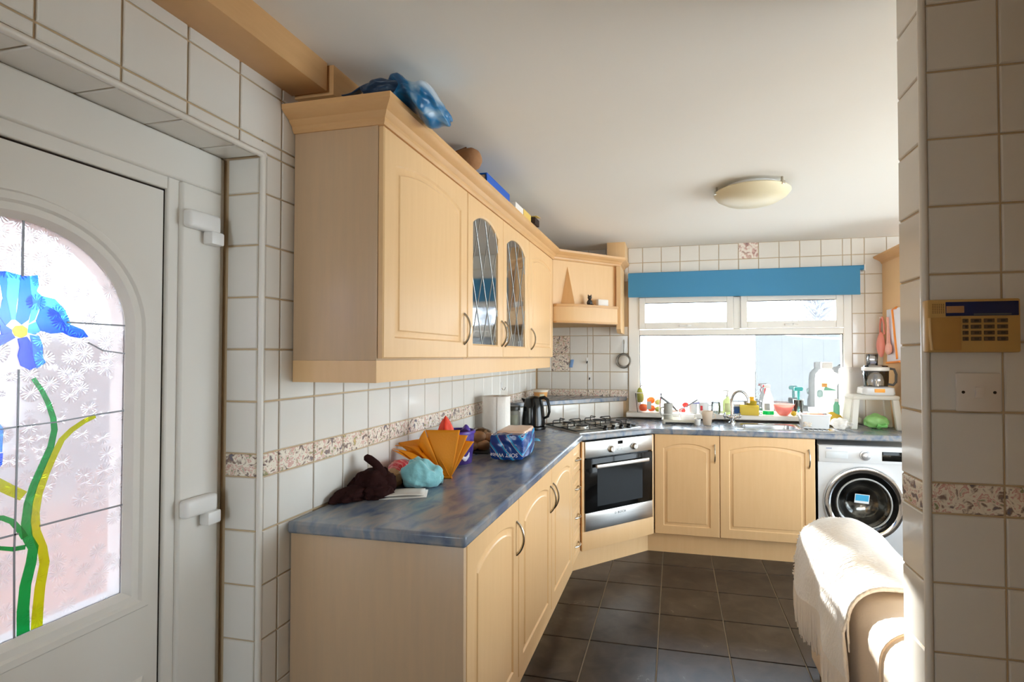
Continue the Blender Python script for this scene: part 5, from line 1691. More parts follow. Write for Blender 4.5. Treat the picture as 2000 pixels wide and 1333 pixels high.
mug('pale grey mug on the sill between the tomatoes and the red-marked mug', (0.152, 4.345, ST), 0.032, 0.078, mat('pale_grey_glaze', (206, 206, 204), 0.3), R(160))
mug('white mug with a red mark on the sill behind the beige beaker', (0.235, 4.34, ST), 0.040, 0.088, M_WM, R(-20), extra=(mat('red_print', (206, 60, 66), 0.4), -115))
t = thing('sachet', 'small blue and white sachet propped on the pale grey mug', 'sachet', (0.178, 4.315, ST + 0.079), R(12))
obj('packet', B().ball((0, 0.012, 0.012), (0.034, 0.016, 0.0115), 3, lambda p: p.lerp(p / max(abs(p.x), abs(p.y), abs(p.z)), 0.5)), ramp_mat('blue_sachet', [(0.4, (92, 96, 160)), (0.5, (150, 150, 196)), (0.55, (226, 226, 232))], 26, 0.3, 3), t)
obj('crimp', B().box(-0.036, -0.030, 0.0, 0.024, 0.008, 0.016), M_WHITEP, t)
t = thing('beaker', 'beige plastic beaker standing on the worktop in front of the mugs', 'beaker', (0.245, 4.05, WT))
obj('body', B().lathe([(0.028, 0), (0.030, 0.003), (0.043, 0.105), (0.044, 0.108), (0.041, 0.105), (0.028, 0.006)], n=30), milk('beige_plastic', (226, 210, 190), 0.35, 0.4), t)
obj('handle', B().tube([(0.042, 0, 0.09), (0.060, 0.0, 0.085), (0.062, 0, 0.055), (0.038, 0, 0.045)], 0.004, 8), MATS['beige_plastic'], t)
t = thing('egg_cup', 'small white cup between the drying rack and the beige beaker', 'cup', (0.172, 4.015, WT))
obj('body', B().lathe([(0.018, 0), (0.020, 0.004), (0.023, 0.045), (0.021, 0.045), (0.018, 0.008)], n=24), M_WHITEP, t)
obj('rim', B().lathe([(0.0232, 0.0452), (0.0245, 0.047), (0.0225, 0.048), (0.021, 0.046)], n=24, cap0=False, cap1=False), M_WM, t)
t = thing('glass_jug', 'clear glass jug on the sill just left of the tap', 'jug', (0.33, 4.335, ST))
obj('body', B().lathe([(0.030, 0), (0.036, 0.02), (0.038, 0.06), (0.033, 0.085), (0.036, 0.098)], n=28, cap1=False), clear_glass('jug_glass', (0.9, 0.92, 0.92), 0.12, 0.03), t, solid=0.002)
obj('handle', B().tube([(0.034, 0, 0.085), (0.056, 0, 0.075), (0.056, 0, 0.035), (0.037, 0, 0.025)], 0.004, 8), MATS['jug_glass'], t)
t = thing('soap_dispenser', 'clear pump bottle of pale yellow-green soap behind the tap', 'bottle', (0.425, 4.345, ST))
obj('bottle', B().lathe([(0.036, 0), (0.038, 0.005), (0.038, 0.105), (0.028, 0.122), (0.013, 0.130), (0.013, 0.142)], n=30), milk('soap_plastic', (228, 234, 190), 0.6, 0.12), t)
obj('pump', B().lathe([(0.015, 0.1422), (0.015, 0.155), (0.006, 0.157), (0.006, 0.185), (0.012, 0.186), (0.012, 0.196)], n=18), M_WHITEP, t)
obj('nozzle', B().tube([(-0.002, 0, 0.191), (-0.032, 0, 0.190), (-0.036, 0, 0.182)], [0.006, 0.005, 0.004], 8), M_WHITEP, t)
obj('label', B().surf(lambda u, v: (0.0385 * math.cos(R(-130 + 80 * u)), 0.0385 * math.sin(R(-130 + 80 * u)), 0.02 + 0.07 * v), 8, 2), mat('soap_label', (206, 212, 160), 0.4), t, solid=0.0004)
t = thing('sink_caddy', 'grey wire sink tidy holding blue scourers behind the yellow sponge', 'caddy', (0.575, 4.345, ST))
b = B()
for z in (0.006, 0.055, 0.108):
    lp = rrect(-0.108, 0.108, -0.040, 0.040, 0.012, z, 3)
    b.tube(lp + lp[:1], 0.0028, 6, cap=False)
for x in (-0.105, -0.06, -0.02, 0.02, 0.06, 0.105):
    b.tube([(x, -0.040, 0.006), (x, -0.040, 0.108)], 0.0018, 6)
    b.tube([(x, 0.040, 0.006), (x, 0.040, 0.108)], 0.0018, 6)
    b.tube([(x, -0.040, 0.004), (x, 0.040, 0.004)], 0.0018, 6)
obj('wires', b, mat('dark_wire', (96, 100, 108), 0.4, 0.6), t)
t = thing('scourer', 'blue scourer pad inside the sink tidy', 'scourer', (0.515, 4.345, ST + 0.007))
obj('pad', B().box(-0.042, 0.042, -0.022, 0.022, 0.0, 0.055, 0.008), mat('blue_scourer', (62, 96, 150), 0.95, bump=(200, 0.6)), t)
obj('foam', B().box(-0.040, 0.040, -0.020, 0.020, 0.0552, 0.075, 0.006), mat('cream_foam', (214, 206, 200), 0.95, bump=(200, 0.4)), t)
t = thing('dish_brush', 'grey bristled dish brush lying in the back of the sink tidy', 'brush', (0.60, 4.352, ST + 0.07), R(5))
obj('head', B().box(-0.05, 0.03, -0.016, 0.016, 0.0, 0.014, 0.005), mat('brush_grey', (130, 132, 136), 0.5), t)
obj('bristles', B().box(-0.048, 0.028, -0.014, 0.014, 0.0142, 0.042, 0.002), mat('bristle_grey', (164, 164, 166), 0.95, bump=(300, 1.0)), t, kind='stuff')
t = thing('sponge_cloth', 'folded pale yellow sponge cloth on the sill in front of the sink tidy', 'sponge', (0.586, 4.296, ST), R(-4))
M_YEL = milk('yellow_sponge', (234, 214, 100), 0.35, 0.95)
obj('body', B().box(-0.072, 0.072, -0.010, 0.010, 0.0, 0.082, 0.006, 3), M_YEL, t)
obj('fold', B().box(-0.070, 0.072, -0.022, -0.011, 0.0, 0.070, 0.005, 3), M_YEL, t)
t = thing('scrubber', 'mustard yellow knob-handled scrubber perched on the yellow sponge cloth', 'scrubber', (0.606, 4.30, ST + 0.083))
M_MUS = mat('mustard_plastic', (204, 168, 40), 0.5)
obj('bristle_ring', B().lathe([(0.034, 0), (0.038, 0.006), (0.036, 0.030), (0.030, 0.034)], n=28), mat('mustard_bristle', (186, 158, 36), 0.95, bump=(250, 1.0)), t)
obj('knob', B().lathe([(0.030, 0.0342), (0.020, 0.042), (0.016, 0.050), (0.020, 0.058), (0.018, 0.066), (0.004, 0.069)], n=24), mat('amber_plastic', (232, 172, 40), 0.4), t)
t = thing('spray_bottle', 'white trigger spray bottle with red nozzle and green liquid on the sill', 'bottle', (0.738, 4.345, ST))
obj('body', B().lathe([(0.040, 0), (0.042, 0.004), (0.042, 0.10), (0.034, 0.14), (0.018, 0.185), (0.014, 0.20), (0.014, 0.215)], n=28, sy=0.75), milk('milky_plastic', (238, 238, 236), 0.5, 0.2), t)
obj('liquid_band', B().lathe([(0.0425, 0.004), (0.0427, 0.034), (0.0415, 0.0345)], n=28, sy=0.76, cap0=False, cap1=False), milk('green_liquid', (20, 180, 94), 0.5, 0.15), t)
obj('trigger_head', B().box(-0.032, 0.016, -0.012, 0.012, 0.216, 0.245, 0.006), M_WHITEP, t)
obj('nozzle', B().box(-0.044, -0.0325, -0.009, 0.009, 0.224, 0.243, 0.003), mat('red_nozzle', (212, 62, 66), 0.35), t)
obj('trigger', B().tube([(-0.020, 0, 0.215), (-0.030, 0, 0.19), (-0.026, 0, 0.17)], [0.005, 0.004, 0.003], 8), MATS['red_nozzle'], t)
obj('label', B().surf(lambda u, v: (0.0428 * math.cos(R(-140 + 60 * u)), 0.75 * 0.0428 * math.sin(R(-140 + 60 * u)), 0.04 + 0.055 * v), 8, 2), mat('grey_print', (180, 180, 178), 0.5), t, solid=0.0004)
t = thing('bowl', 'translucent pink plastic bowl on the sill right of the spray bottle', 'bowl', (0.853, 4.345, ST))
obj('body', B().lathe([(0.030, 0), (0.034, 0.003), (0.062, 0.035), (0.080, 0.085), (0.081, 0.090), (0.078, 0.086), (0.060, 0.038), (0.030, 0.006)], n=40, sy=0.72), milk('pink_plastic', (232, 168, 158), 0.5), t)
obj('rim', B().tube([(0.081 * math.cos(a), 0.72 * 0.081 * math.sin(a), 0.090) for a in [2 * math.pi * i / 36 for i in range(37)]], 0.0022, 6, cap=False), mat('white_rim', (232, 228, 224), 0.3), t)
t = thing('tumbler', 'clear tumbler holding a turquoise bottle brush on the sill', 'glass', (0.965, 4.35, ST))
obj('body', B().lathe([(0.032, 0), (0.034, 0.003), (0.038, 0.125)], n=28, cap1=False), clear_glass('tumbler_glass', (0.93, 0.95, 0.95), 0.10, 0.02), t, solid=0.002)
obj('rim', B().tube([(0.038 * math.cos(a), 0.038 * math.sin(a), 0.126) for a in [2 * math.pi * i / 28 for i in range(29)]], 0.0015, 6, cap=False), M_WHITEP, t)
t = thing('bottle_brush', 'turquoise bottle brush standing in the clear tumbler', 'brush', (0.965, 4.35, ST + 0.006))
M_TQ = mat('turquoise_plastic', (58, 172, 168), 0.35)
obj('handle', B().tube([(0, 0, 0.0), (0.001, 0, 0.10), (0.002, 0, 0.19)], [0.006, 0.009, 0.010], 10), M_TQ, t)
obj('head', B().box(-0.032, 0.034, -0.012, 0.012, 0.190, 0.222, 0.008), M_TQ, t)
fruit('lemon', 'small yellow lemon on the sill between the pink bowl and tumbler', 'lemon', (0.918, 4.298, ST), 0.020, mat('lemon_skin', (234, 196, 62), 0.4, bump=(160, 0.2)), 1.05, dimple=False, stem=True)
t = thing('planter', 'white rectangular ceramic tub with a small fruit motif right of the sink', 'tub', (0.995, 4.01, WT + 0.0075), R(-2))
b = B().ring_loft([rrect(-0.088, 0.088, -0.052, 0.052, 0.012, 0.0), rrect(-0.100, 0.100, -0.062, 0.062, 0.014, 0.092), rrect(-0.106, 0.106, -0.067, 0.067, 0.014, 0.094), rrect(-0.106, 0.106, -0.067, 0.067, 0.014, 0.101), rrect(-0.096, 0.096, -0.058, 0.058, 0.012, 0.101), rrect(-0.084, 0.084, -0.048, 0.048, 0.010, 0.006)])
obj('body', b, M_WM, t)
obj('motif', B().surf(lambda u, v: (-0.082 + 0.055 * u, -0.0535 - 0.005 * (0.1 + 0.5 * v) - 0.0015, 0.012 + 0.036 * v), 6, 4), ramp_mat('fruit_motif', [(0.40, (206, 206, 202)), (0.47, (222, 190, 150)), (0.52, (214, 212, 206)), (0.58, (150, 140, 150)), (0.63, (216, 214, 208))], 60, 0.3, 2), t, solid=0.0006)
t = thing('orange_sponge', 'orange scouring sponge lying in the white ceramic tub', 'sponge', (1.005, 4.01, WT + 0.0145))
obj('pad', B().box(-0.050, 0.050, -0.034, 0.034, 0.0, 0.080, 0.008), mat('orange_foam', (236, 150, 110), 0.95, bump=(150, 0.3)), t)
obj('scourer_face', B().box(-0.050, 0.050, -0.034, 0.034, 0.0802, 0.096, 0.005), mat('rust_scourer', (222, 116, 74), 0.95, bump=(250, 0.6)), t)
t = thing('bleach_bottle', 'big white cleaning-product bottle with a handle at the right end of the sill', 'bottle', (1.165, 4.345, ST))
M_MILK = milk('milky_plastic', (238, 238, 236), 0.5, 0.2)
obj('body', B().ring_loft([rrect(-0.070, 0.070, -0.040, 0.040, 0.02, 0.0), rrect(-0.074, 0.074, -0.043, 0.043, 0.025, 0.02), rrect(-0.074, 0.074, -0.043, 0.043, 0.025, 0.27), rrect(-0.070, 0.070, -0.040, 0.040, 0.03, 0.33), rrect(-0.045, 0.052, -0.030, 0.030, 0.025, 0.365), rrect(-0.030, 0.040, -0.025, 0.025, 0.02, 0.375)]), M_MILK, t)
obj('cap', B().box(-0.032, 0.046, -0.026, 0.026, 0.376, 0.426, 0.008), M_WHITEP, t)
obj('label_orange', B().box(-0.040, 0.000, -0.0455, -0.0435, 0.232, 0.262, 0.0008), mat('label_orange', (240, 170, 92), 0.5), t)
obj('label_green', B().prism([(-0.028, 0.205), (0.060, 0.205), (0.060, 0.212), (-0.012, 0.236), (-0.02, 0.230)], -0.0455, -0.0435, 'y'), mat('label_green', (120, 186, 156), 0.5), t)
obj('handle_loop', B().tube([(0.040, -0.01, 0.350), (0.082, -0.01, 0.33), (0.088, -0.01, 0.28), (0.073, -0.01, 0.25)], 0.010, 8), M_MILK, t)
t = thing('trigger_bottle', 'pale aqua trigger bottle in front of the big white cleaning bottle', 'bottle', (1.108, 4.293, ST))
obj('body', B().lathe([(0.018, 0), (0.020, 0.004), (0.020, 0.12), (0.011, 0.14), (0.010, 0.152)], n=22), milk('frosted_white', (234, 240, 242), 0.5), t)
obj('head', B().ball((0.0, 0, 0.182), (0.024, 0.013, 0.030), 3, lambda p: p.lerp(p / max(abs(p.x), abs(p.y), abs(p.z)), 0.35)), mat('aqua_plastic', (176, 206, 204), 0.3), t)
obj('trigger', B().tube([(0.018, 0, 0.160), (0.030, 0, 0.145), (0.031, 0, 0.120)], [0.004, 0.0035, 0.0025], 8), M_WHITEP, t)
t = thing('yellow_cloth', 'mustard yellow dishcloth folded on the worktop behind the white tub', 'cloth', (1.17, 4.215, WT + 0.001), R(6))
obj('folds', B().ball((0, 0, 0.050), (0.070, 0.040, 0.050), 4, lambda p: Vector((p.x, p.y, max(p.z, -0.95))) * (1 + fold(p, 0.22, 2.0, 3.3))), mat('mustard_cloth', (226, 186, 70), 0.95, bump=(120, 0.3)), t)
obj('corner', B().surf(lambda u, v: (-0.03 + 0.10 * u, -0.035 - 0.02 * v, 0.055 - 0.045 * v + 0.01 * math.sin(6 * u)), 8, 4), MATS['mustard_cloth'], t, solid=0.002)
t = thing('white_bag', 'crumpled white carrier bag on the worktop between tub and stool', 'bag', (1.172, 4.03, WT + 0.002), R(10))
obj('body', B().ball((0, 0, 0.038), (0.062, 0.055, 0.040), 4, lambda p: Vector((p.x, p.y, max(p.z, -0.93))) * (1 + fold(p, 0.35, 2.4, 4.4))), milk('white_film', (240, 238, 234), 0.45), t)
obj('knot', B().tube([(0.03, -0.03, 0.035), (0.05, -0.05, 0.03), (0.06, -0.055, 0.05)], [0.014, 0.008, 0.014], 8), MATS['white_film'], t)
t = thing('chopping_board', 'pale grey board with rounded top corners leaning behind the stool', 'board', (1.345, 4.345, WT), 0)
pb = [(-0.085, 0.0), (0.085, 0.0), (0.085, 0.40)] + [(0.055 + 0.03 * math.cos(R(a)), 0.415 + 0.03 * math.sin(R(a))) for a in range(0, 91, 15)] + [(-0.055 + 0.03 * math.cos(R(a)), 0.415 + 0.03 * math.sin(R(a))) for a in range(90, 181, 15)] + [(-0.085, 0.40)]
obj('board', B().prism(pb, -0.005, 0.005, 'y', 0.002), milk('pale_grey_board', (212, 208, 204), 0.4), t)
obj('hang_hole', B().lathe([(0.012, 0), (0.012, 0.0006), (0.009, 0.0006), (0.009, 0)], n=18, cap0=False, cap1=False), mat('grey_label', (190, 194, 188), 0.5), t).matrix_local = T((0.0, -0.0052, 0.415)) @ Matrix.Rotation(R(90), 4, 'X')
t = thing('teal_bottle', 'slim mint-green bottle between the grey board and stool leg', 'bottle', (1.215, 4.255, WT))
obj('body', B().lathe([(0.020, 0), (0.022, 0.004), (0.022, 0.15), (0.013, 0.172), (0.012, 0.18)], n=22), milk('mint_plastic', (150, 216, 190), 0.5), t)
obj('cap', B().lathe([(0.014, 0.1802), (0.014, 0.20), (0.011, 0.203)], n=20), M_WHITEP, t)

t = thing('step_stool', 'white plastic stool standing on the worktop under the food processor', 'stool', (1.418, 4.14, WT))
M_ST = milk('stool_plastic', (238, 236, 230), 0.45)
obj('seat', B().box(-0.155, 0.155, -0.10, 0.10, 0.214, 0.246, 0.012, 3), M_ST, t)
for sx in (-1, 1):
    for sy in (-1, 1):
        b = B().ring_loft([[(sx * 0.150 + a * 0.022, sy * 0.093 + c * 0.016, 0.0) for a, c in ((-1, -1), (1, -1), (1, 1), (-1, 1))],
                           [(sx * 0.128 + a * 0.022, sy * 0.080 + c * 0.016, 0.218) for a, c in ((-1, -1), (1, -1), (1, 1), (-1, 1))]])
        obj('leg', b, M_ST, t, bevel=0.005)
t = thing('food_processor', 'food processor with clear bowl, dark handle and orange badge on the white stool', 'food processor', (1.452, 4.15, WT + 0.2465))
obj('base', B().ring_loft([rrect(-0.105, 0.105, -0.075, 0.075, 0.03, 0.0), rrect(-0.110, 0.110, -0.080, 0.080, 0.03, 0.010), rrect(-0.105, 0.105, -0.075, 0.075, 0.03, 0.052), rrect(-0.085, 0.085, -0.065, 0.065, 0.03, 0.060)]), M_WM, t)
obj('badge', B().box(-0.034, 0.034, -0.0815, -0.075, 0.020, 0.046, 0.002), mat('orange_badge', (250, 172, 64), 0.4), t)
obj('bowl', B().lathe([(0.070, 0.0605), (0.078, 0.066), (0.082, 0.10), (0.084, 0.185)], n=36, cap1=False), clear_glass('smoked_bowl', (0.90, 0.91, 0.93), 0.06, 0.04), t, solid=0.003)
obj('blade_hub', B().lathe([(0.020, 0.064), (0.018, 0.10), (0.010, 0.15)], n=18), mat('grey_hub', (176, 176, 176), 0.4), t)
obj('bowl_rim', B().lathe([(0.0845, 0.176), (0.089, 0.180), (0.089, 0.200), (0.083, 0.204)], n=36, cap0=False, cap1=False), M_WHITEP, t)
obj('lid', B().lathe([(0.083, 0.2045), (0.078, 0.214), (0.045, 0.220)], n=36), clear_glass('clear_lid', (0.94, 0.95, 0.97), 0.06, 0.03), t)
obj('feed_tube', B().ring_loft([rrect(-0.052, 0.008, -0.030, 0.030, 0.012, 0.219), rrect(-0.054, 0.010, -0.032, 0.032, 0.012, 0.300)], cap0=False, cap1=False), MATS['clear_lid'], t, solid=0.003)
obj('pusher', B().ring_loft([rrect(-0.045, 0.001, -0.024, 0.024, 0.010, 0.225), rrect(-0.045, 0.001, -0.024, 0.024, 0.010, 0.245)]), mat('lilac_grey', (176, 178, 196), 0.3), t)
obj('handle', B().tube([(0.080, -0.01, 0.195), (0.118, -0.015, 0.188), (0.130, -0.018, 0.150), (0.128, -0.018, 0.095), (0.112, -0.015, 0.072), (0.080, -0.01, 0.078)], 0.009, 8), mat('dark_handle', (92, 90, 88), 0.35), t)
t = thing('green_bag', 'crumpled pale green plastic bag under the white stool', 'bag', (1.445, 4.12, WT), R(15))
M_LG = milk('pale_green_film', (176, 226, 150), 0.45)
obj('body', B().ball((0, 0, 0.052), (0.088, 0.060, 0.052), 4, lambda p: Vector((p.x, p.y, max(p.z, -0.95))) * (1 + fold(p, 0.24, 2.0, 6.1))), M_LG, t)
obj('neck', B().tube([(-0.03, -0.05, 0.03), (0.0, -0.062, 0.022), (0.03, -0.058, 0.028)], [0.016, 0.008, 0.018], 8), mat('mid_green_film', (120, 190, 104), 0.3), t)

# things hung on the side of the tall unit
t = thing('colander', 'pink plastic colander with loop handle hanging on the tall cabinet side', 'colander', (1.570, 4.335, 1.56), 0)
M_PINK = mat('coral_plastic', (226, 138, 122), 0.35)
b = B().ball((-0.012, -0.01, -0.03), (0.030, 0.062, 0.098), 4, lambda p: Vector((p.x if p.x < 0 else p.x * 0.3, p.y * (1 - 0.30 * max(p.z, 0) - 0.12 * max(-p.z, 0)), p.z)))
obj('bowl', b, M_PINK, t)
obj('handle', B().tube([(-0.004, -0.045, 0.045), (-0.006, -0.040, 0.13), (-0.006, -0.012, 0.180), (-0.006, 0.010, 0.180), (-0.006, 0.030, 0.13), (-0.004, 0.040, 0.045)], 0.007, 8), M_PINK, t)
obj('peg', B().tube([(0.0, 0.0, 0.176), (-0.022, 0.0, 0.178)], [0.004, 0.005], 8), M_WHITEP, t)
t = thing('ladle', 'pale coral ladle hanging beside the pink colander', 'ladle', (1.580, 4.218, 1.55), 0)
M_PINK2 = mat('pale_coral', (238, 176, 158), 0.35)
obj('bowl', B().ball((-0.014, 0, -0.055), (0.018, 0.050, 0.045), 4), M_PINK2, t)
obj('shaft', B().tube([(-0.010, 0.010, -0.02), (-0.008, 0.020, 0.10), (-0.008, 0.030, 0.185)], [0.016, 0.008, 0.009], 8), M_PINK2, t)
t = thing('cutting_board', 'white cutting board with an orange edge hanging on the tall cabinet side', 'board', (1.598, 4.17, 1.58), 0)
obj('board', B().box(-0.012, -0.001, -0.135, 0.135, -0.185, 0.215, 0.004), mat('white_board', (232, 232, 240), 0.4), t)
obj('edge', B().tube([(-0.013, -0.05, 0.215), (-0.013, -0.135, -0.02), (-0.013, -0.128, -0.188), (-0.013, 0.110, -0.196)][0:1] + [(-0.013, 0.02, 0.205), (-0.013, -0.055, -0.16)], 0.010, 8), mat('orange_edge', (248, 152, 62), 0.4), t)
obj('edge', B().tube([(-0.013, -0.10, -0.178), (-0.013, 0.135, -0.190)], 0.008, 8), MATS['orange_edge'], t)

# ================================================================== blind, ceiling lamp, alarm, switch
t = thing('roller_blind', 'bright blue roller blind pulled a little way down over the window', 'blind', (0.52, 4.36, 2.14))
M_BLIND = milk('blue_blind', (88, 164, 206), 0.35, 0.75)
obj('fabric', B().ring_loft([[(-0.386, 4.352, 2.150), (1.4225, 4.352, 2.150), (1.4225, 4.354, 2.150), (-0.386, 4.354, 2.150)], [(-0.386, 4.352, 1.945), (1.4225, 4.352, 1.923), (1.4225, 4.354, 1.923), (-0.386, 4.354, 1.945)]]), M_BLIND, t, world=True)
obj('roller', B().cyl((-0.383, 4.372, 2.138), (1.452, 4.372, 2.138), 0.019, n=24), M_BLIND, t, world=True)
obj('hem_bar', B().prism([(-0.386, 1.9448), (1.4225, 1.9228), (1.4225, 1.944), (-0.386, 1.966)], 4.349, 4.352, 'y'), M_BLIND, t, world=True)
obj('bracket', B().box(1.453, 1.462, 4.352, 4.419, 2.112, 2.162, 0.002), M_WHITEP, t, world=True)
obj('bracket', B().box(-0.394, -0.387, 4.372, 4.419, 2.112, 2.162, 0.002), M_WHITEP, t, world=True)

t = thing('ceiling_lamp', 'shallow frosted glass bowl ceiling lamp held by small metal clips', 'lamp', (0.425, 2.965, ZC))
obj('shade', B().lathe([(0.200, -0.030), (0.202, -0.034), (0.185, -0.055), (0.145, -0.078), (0.090, -0.094), (0.040, -0.100), (0.0005, -0.101)], n=56, cap0=False), mat('frosted_cream_glass', (220, 208, 176), 0.35), t, solid=0.004)
obj('base_plate', B().lathe([(0.15, -0.001), (0.15, -0.020)], n=40), M_WHITEP, t)
for a in (-168, -48, 72):
    obj('clip', B(rz(R(a))).box(0.188, 0.208, -0.010, 0.010, -0.042, -0.022, 0.002).box(0.19, 0.20, -0.004, 0.004, -0.024, -0.0005), M_NICKEL, t)

t = thing('alarm_keypad', 'yellowed plastic alarm keypad with dark blue display strip on the tiled wall', 'keypad', (0.655, PY - 0.0005, 1.51))
M_OLD = mat('yellowed_plastic', (196, 156, 92), 0.4)
obj('case', B().box(-0.091, 0.091, -0.028, 0.0, -0.060, 0.060, 0.004), M_OLD, t)
obj('display_strip', B().box(-0.055, 0.0865, -0.0295, -0.0275, 0.022, 0.054, 0.0008), mat('navy_strip', (30, 38, 82), 0.25), t)
obj('readout', B().box(-0.054, -0.019, -0.0305, -0.029, 0.029, 0.0445, 0.0006), mat('amber_readout', (176, 132, 92), 0.3), t)
obj('strip_line', B().box(0.0, 0.072, -0.0302, -0.029, 0.0235, 0.027), mat('faint_print', (84, 90, 92), 0.5), t)
fl2 = obj('flap', B().box(-0.087, -0.026, -0.0325, -0.0275, -0.055, 0.019, 0.0015), mat('flap_plastic', (186, 140, 76), 0.4), t)
obj('flap_edge', B().tube([(-0.088, -0.030, 0.018), (-0.0885, -0.033, -0.020), (-0.084, -0.031, -0.055)], 0.003, 8), mat('pale_plastic_edge', (216, 178, 116), 0.35), fl2)
b = B()
for i in range(6):
    for j in range(6):
        x, z = -0.081 + 0.0042 * i, 0.029 + 0.0038 * j
        b.box(x, x + 0.002, -0.0283, -0.0277, z, z + 0.0018)
obj('speaker_grille', b, mat('grille_dark', (96, 66, 34), 0.7), t)
for r in range(4):
    for c in range(4):
        x0 = -0.022 if c == 0 else -0.006 + 0.0255 * (c - 1)
        wk = 0.011 if c == 0 else 0.020
        z = 0.011 - 0.0135 * r
        k = obj('key', B().box(x0, x0 + wk, -0.0310, -0.0275, z - 0.0045, z + 0.0045, 0.001), mat('key_brown', (98, 76, 52), 0.5), t)
        obj('key_legend', B().box(x0 + wk * 0.28, x0 + wk * 0.72, -0.0313, -0.0308, z - 0.0022, z + 0.0022), mat('key_legend', (62, 50, 36), 0.5), k)
t = thing('light_switch', 'white square single light switch with two screws under the alarm keypad', 'switch', (0.6735, PY - 0.0005, 1.3595))
obj('plate', B().box(-0.044, 0.044, -0.009, 0.0, -0.044, 0.044, 0.003), mat('switch_white', (222, 212, 200), 0.3), t)
obj('rocker', B().box(-0.0085, 0.0085, -0.014, -0.008, -0.013, 0.013, 0.0015, rot=Matrix.Rotation(R(8), 4, 'X')), mat('switch_white', (222, 212, 200), 0.3), t)
for x in (-0.0315, 0.0305):
    o = obj('screw', B().lathe([(0.0034, 0), (0.0034, 0.0008), (0.0022, 0.0012)], n=14), mat('screw_dark', (60, 50, 40), 0.5, 0.5), t)
    o.matrix_local = T((x, -0.009, 0.0)) @ Matrix.Rotation(R(90), 4, 'X')

# ================================================================== sofa, throw
t = thing('sofa', 'cream leather sofa backing onto the partition wall, one arm showing', 'sofa', (0.60, 1.50, 0))
M_LEA = mat('cream_leather', (226, 210, 192), 0.42, bump=(70, 0.12))


def arm_ring(y, k=1.0, top=0.625, n=18):
    """rounded arm section x-z at depth y"""
    x0, x1 = 0.600, 0.880
    pts = [(x0 + 0.012, y, 0.055), (x0 + 0.004, y, 0.20), (x0, y, 0.42)]
    cx, rx = (x0 + x1) / 2, (x1 - x0) / 2
    for i in range(n + 1):
        a = math.pi - math.pi * i / n
        pts.append((cx + rx * math.cos(a) * 1.0, y, 0.50 + (top - 0.50) * k * math.sin(a) ** 0.75))
    pts += [(x1, y, 0.42), (x1, y, 0.055)]
    return pts


rings = []
for y, k in ((1.500, 0.6), (1.506, 0.85), (1.53, 0.97), (1.60, 1.0), (1.90, 1.0), (2.20, 1.0), (2.46, 1.0), (2.505, 0.95), (2.53, 0.80), (2.54, 0.55)):
    rings.append(arm_ring(y, k))
obj('arm', B().ring_loft(rings), M_LEA, t, world=True, angle=60)
obj('front_seam', B().tube([(p[0] - 0.002, p[1], p[2] + 0.002) for p in arm_ring(1.70)[2:12]], 0.004, 8), mat('leather_piping', (206, 188, 168), 0.5), t, world=True)
obj('back_cushion', B().box(0.80, 2.5, 1.475, 1.72, 0.25, 0.66, 0.07, 4), M_LEA, t, world=True)
obj('seat_cushion', B().box(0.885, 2.5, 1.725, 2.50, 0.16, 0.43, 0.05, 4), M_LEA, t, world=True)
obj('base', B().box(0.64, 2.5, 1.52, 2.48, 0.050, 0.155, 0.01), M_LEA, t, world=True)
for x, y in ((0.645, 2.44), (0.645, 1.58), (2.4, 2.44), (2.4, 1.58)):
    obj('foot', B().lathe([(0.016, 0), (0.024, 0.006), (0.026, 0.03), (0.018, 0.052)], (x, y, 0), 18), mat('brass_foot', (150, 112, 66), 0.3, 0.9), t, world=True)

t = thing('throw', 'white fringed knitted throw draped over the sofa arm', 'throw', (0.60, 1.90, 0.62))
M_THROW = mat('white_wool', (238, 232, 224), 0.95, sheen=0.5, bump=(55, 0.8), stretch=(1, 2.5, 1))


def throw_fn(u, v):
    """u along the arm (near to far), v across: 0 inner side ... 1 outer hang"""
    y = 1.945 + 0.60 * u
    cx, rx = 0.735, 0.158 + 0.018 * u
    zt = 0.640 + 0.080 * u - 0.03 * max(0.0, u - 0.88) / 0.12
    lift = 0.008 + 0.006 * math.sin(17 * u + 3 * v)
    if v < 0.62:
        a = math.pi * (v / 0.62)
        x = cx + rx * math.cos(a)
        z = 0.505 + (zt - 0.505) * math.sin(a) ** 0.75
        if v < 0.12:
            z -= 0.02
    else:
        s = (v - 0.62) / 0.38
        x = cx - rx - 0.006 * s + 0.010 * math.sin(11 * u + 2.0) * s
        z = 0.505 - s * (0.10 + 0.06 * (1 - u) + 0.03 * math.sin(9 * u))
    y2 = y + 0.02 * math.sin(4 * v) + (0.03 * (v - 0.5) if u > 0.9 else 0) - 0.05 * (1 - u) * (1 if v < 0.62 else 1 - (v - 0.62))
    n = fold((x * 9, y * 9, z * 9), 0.012, 1.0, 1.0)
    return (x + n * 0.6 - (lift if v > 0.62 else 0), y2, z + n + (lift if v <= 0.62 else 0))


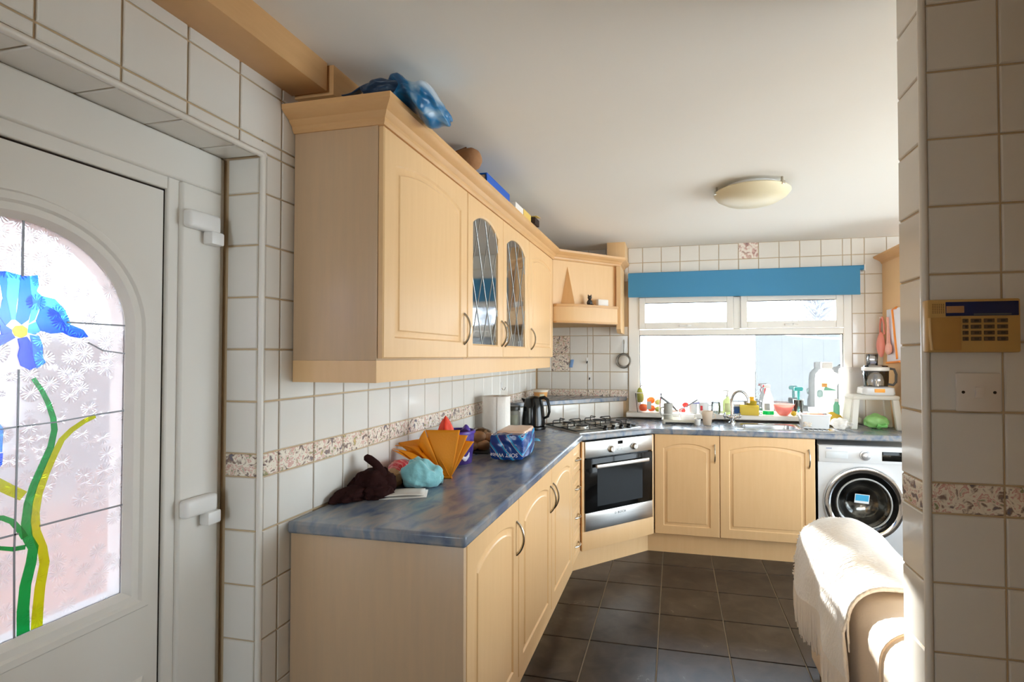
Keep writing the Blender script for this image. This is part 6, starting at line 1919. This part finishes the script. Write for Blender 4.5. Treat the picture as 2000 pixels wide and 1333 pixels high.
obj('blanket', B().surf(throw_fn, 44, 40), M_THROW, t, world=True, solid=0.010)
rows = 92
for k in range(rows):
    u = k / (rows - 1)
    p = Vector(throw_fn(u, 1.0))
    L = 0.13 + 0.07 * (1 - u) + rnd.uniform(-0.02, 0.03)
    w = rnd.uniform(-0.012, 0.012)
    pts = [p + Vector((-0.003, 0, 0.006)), p + Vector((-0.004 + w * 0.3, w * 0.5, -L * 0.4)), p + Vector((-0.003 + w * 0.4, w, -L * 0.75)), p + Vector((w * 0.3, w * 1.3, -L))]
    obj('tassel', B().tube(pts, [0.0034, 0.0036, 0.0032, 0.0022], 6), mat('wool_tassel', (236, 226, 214), 0.95), t, world=True)
b = B()
for k in range(150):
    v = k / 149 * 0.95
    p = Vector(throw_fn(1.0, v))
    d = Vector((rnd.uniform(-0.01, 0.01), rnd.uniform(0.006, 0.022), rnd.uniform(-0.012, 0.004)))
    b.tube([p, p + d * 0.6 + Vector((0, 0, 0.003)), p + d], [0.0035, 0.003, 0.0015], 5)
obj('end_fringe', b, MATS['wool_tassel'], t, world=True, kind='stuff')
b = B()
for k in range(70):
    v = 0.60 + 0.4 * k / 69
    p = Vector(throw_fn(0.0, v))
    L = rnd.uniform(0.05, 0.10)
    b.tube([p, p + Vector((-0.004, -0.012, -L * 0.5)), p + Vector((-0.002, -0.016, -L))], [0.0034, 0.003, 0.002], 5)
obj('near_fringe', b, MATS['wool_tassel'], t, world=True, kind='stuff')
t = thing('blue_cushion', 'blue cushion on the sofa seat just behind the throw', 'cushion', (1.06, 2.25, 0.435))
M_BC = mat('blue_fabric', (58, 120, 186), 0.9, bump=(120, 0.3))
obj('pad', B().ball((0, 0, 0.085), (0.13, 0.18, 0.085), 4, lambda p: p.lerp(p / max(abs(p.x), abs(p.y), abs(p.z)), 0.45)), M_BC, t)
obj('piping', B().tube([(0.118 * math.cos(a), 0.165 * math.sin(a), 0.085) for a in [2 * math.pi * i / 32 for i in range(33)]], 0.004, 6, cap=False), M_BC, t)
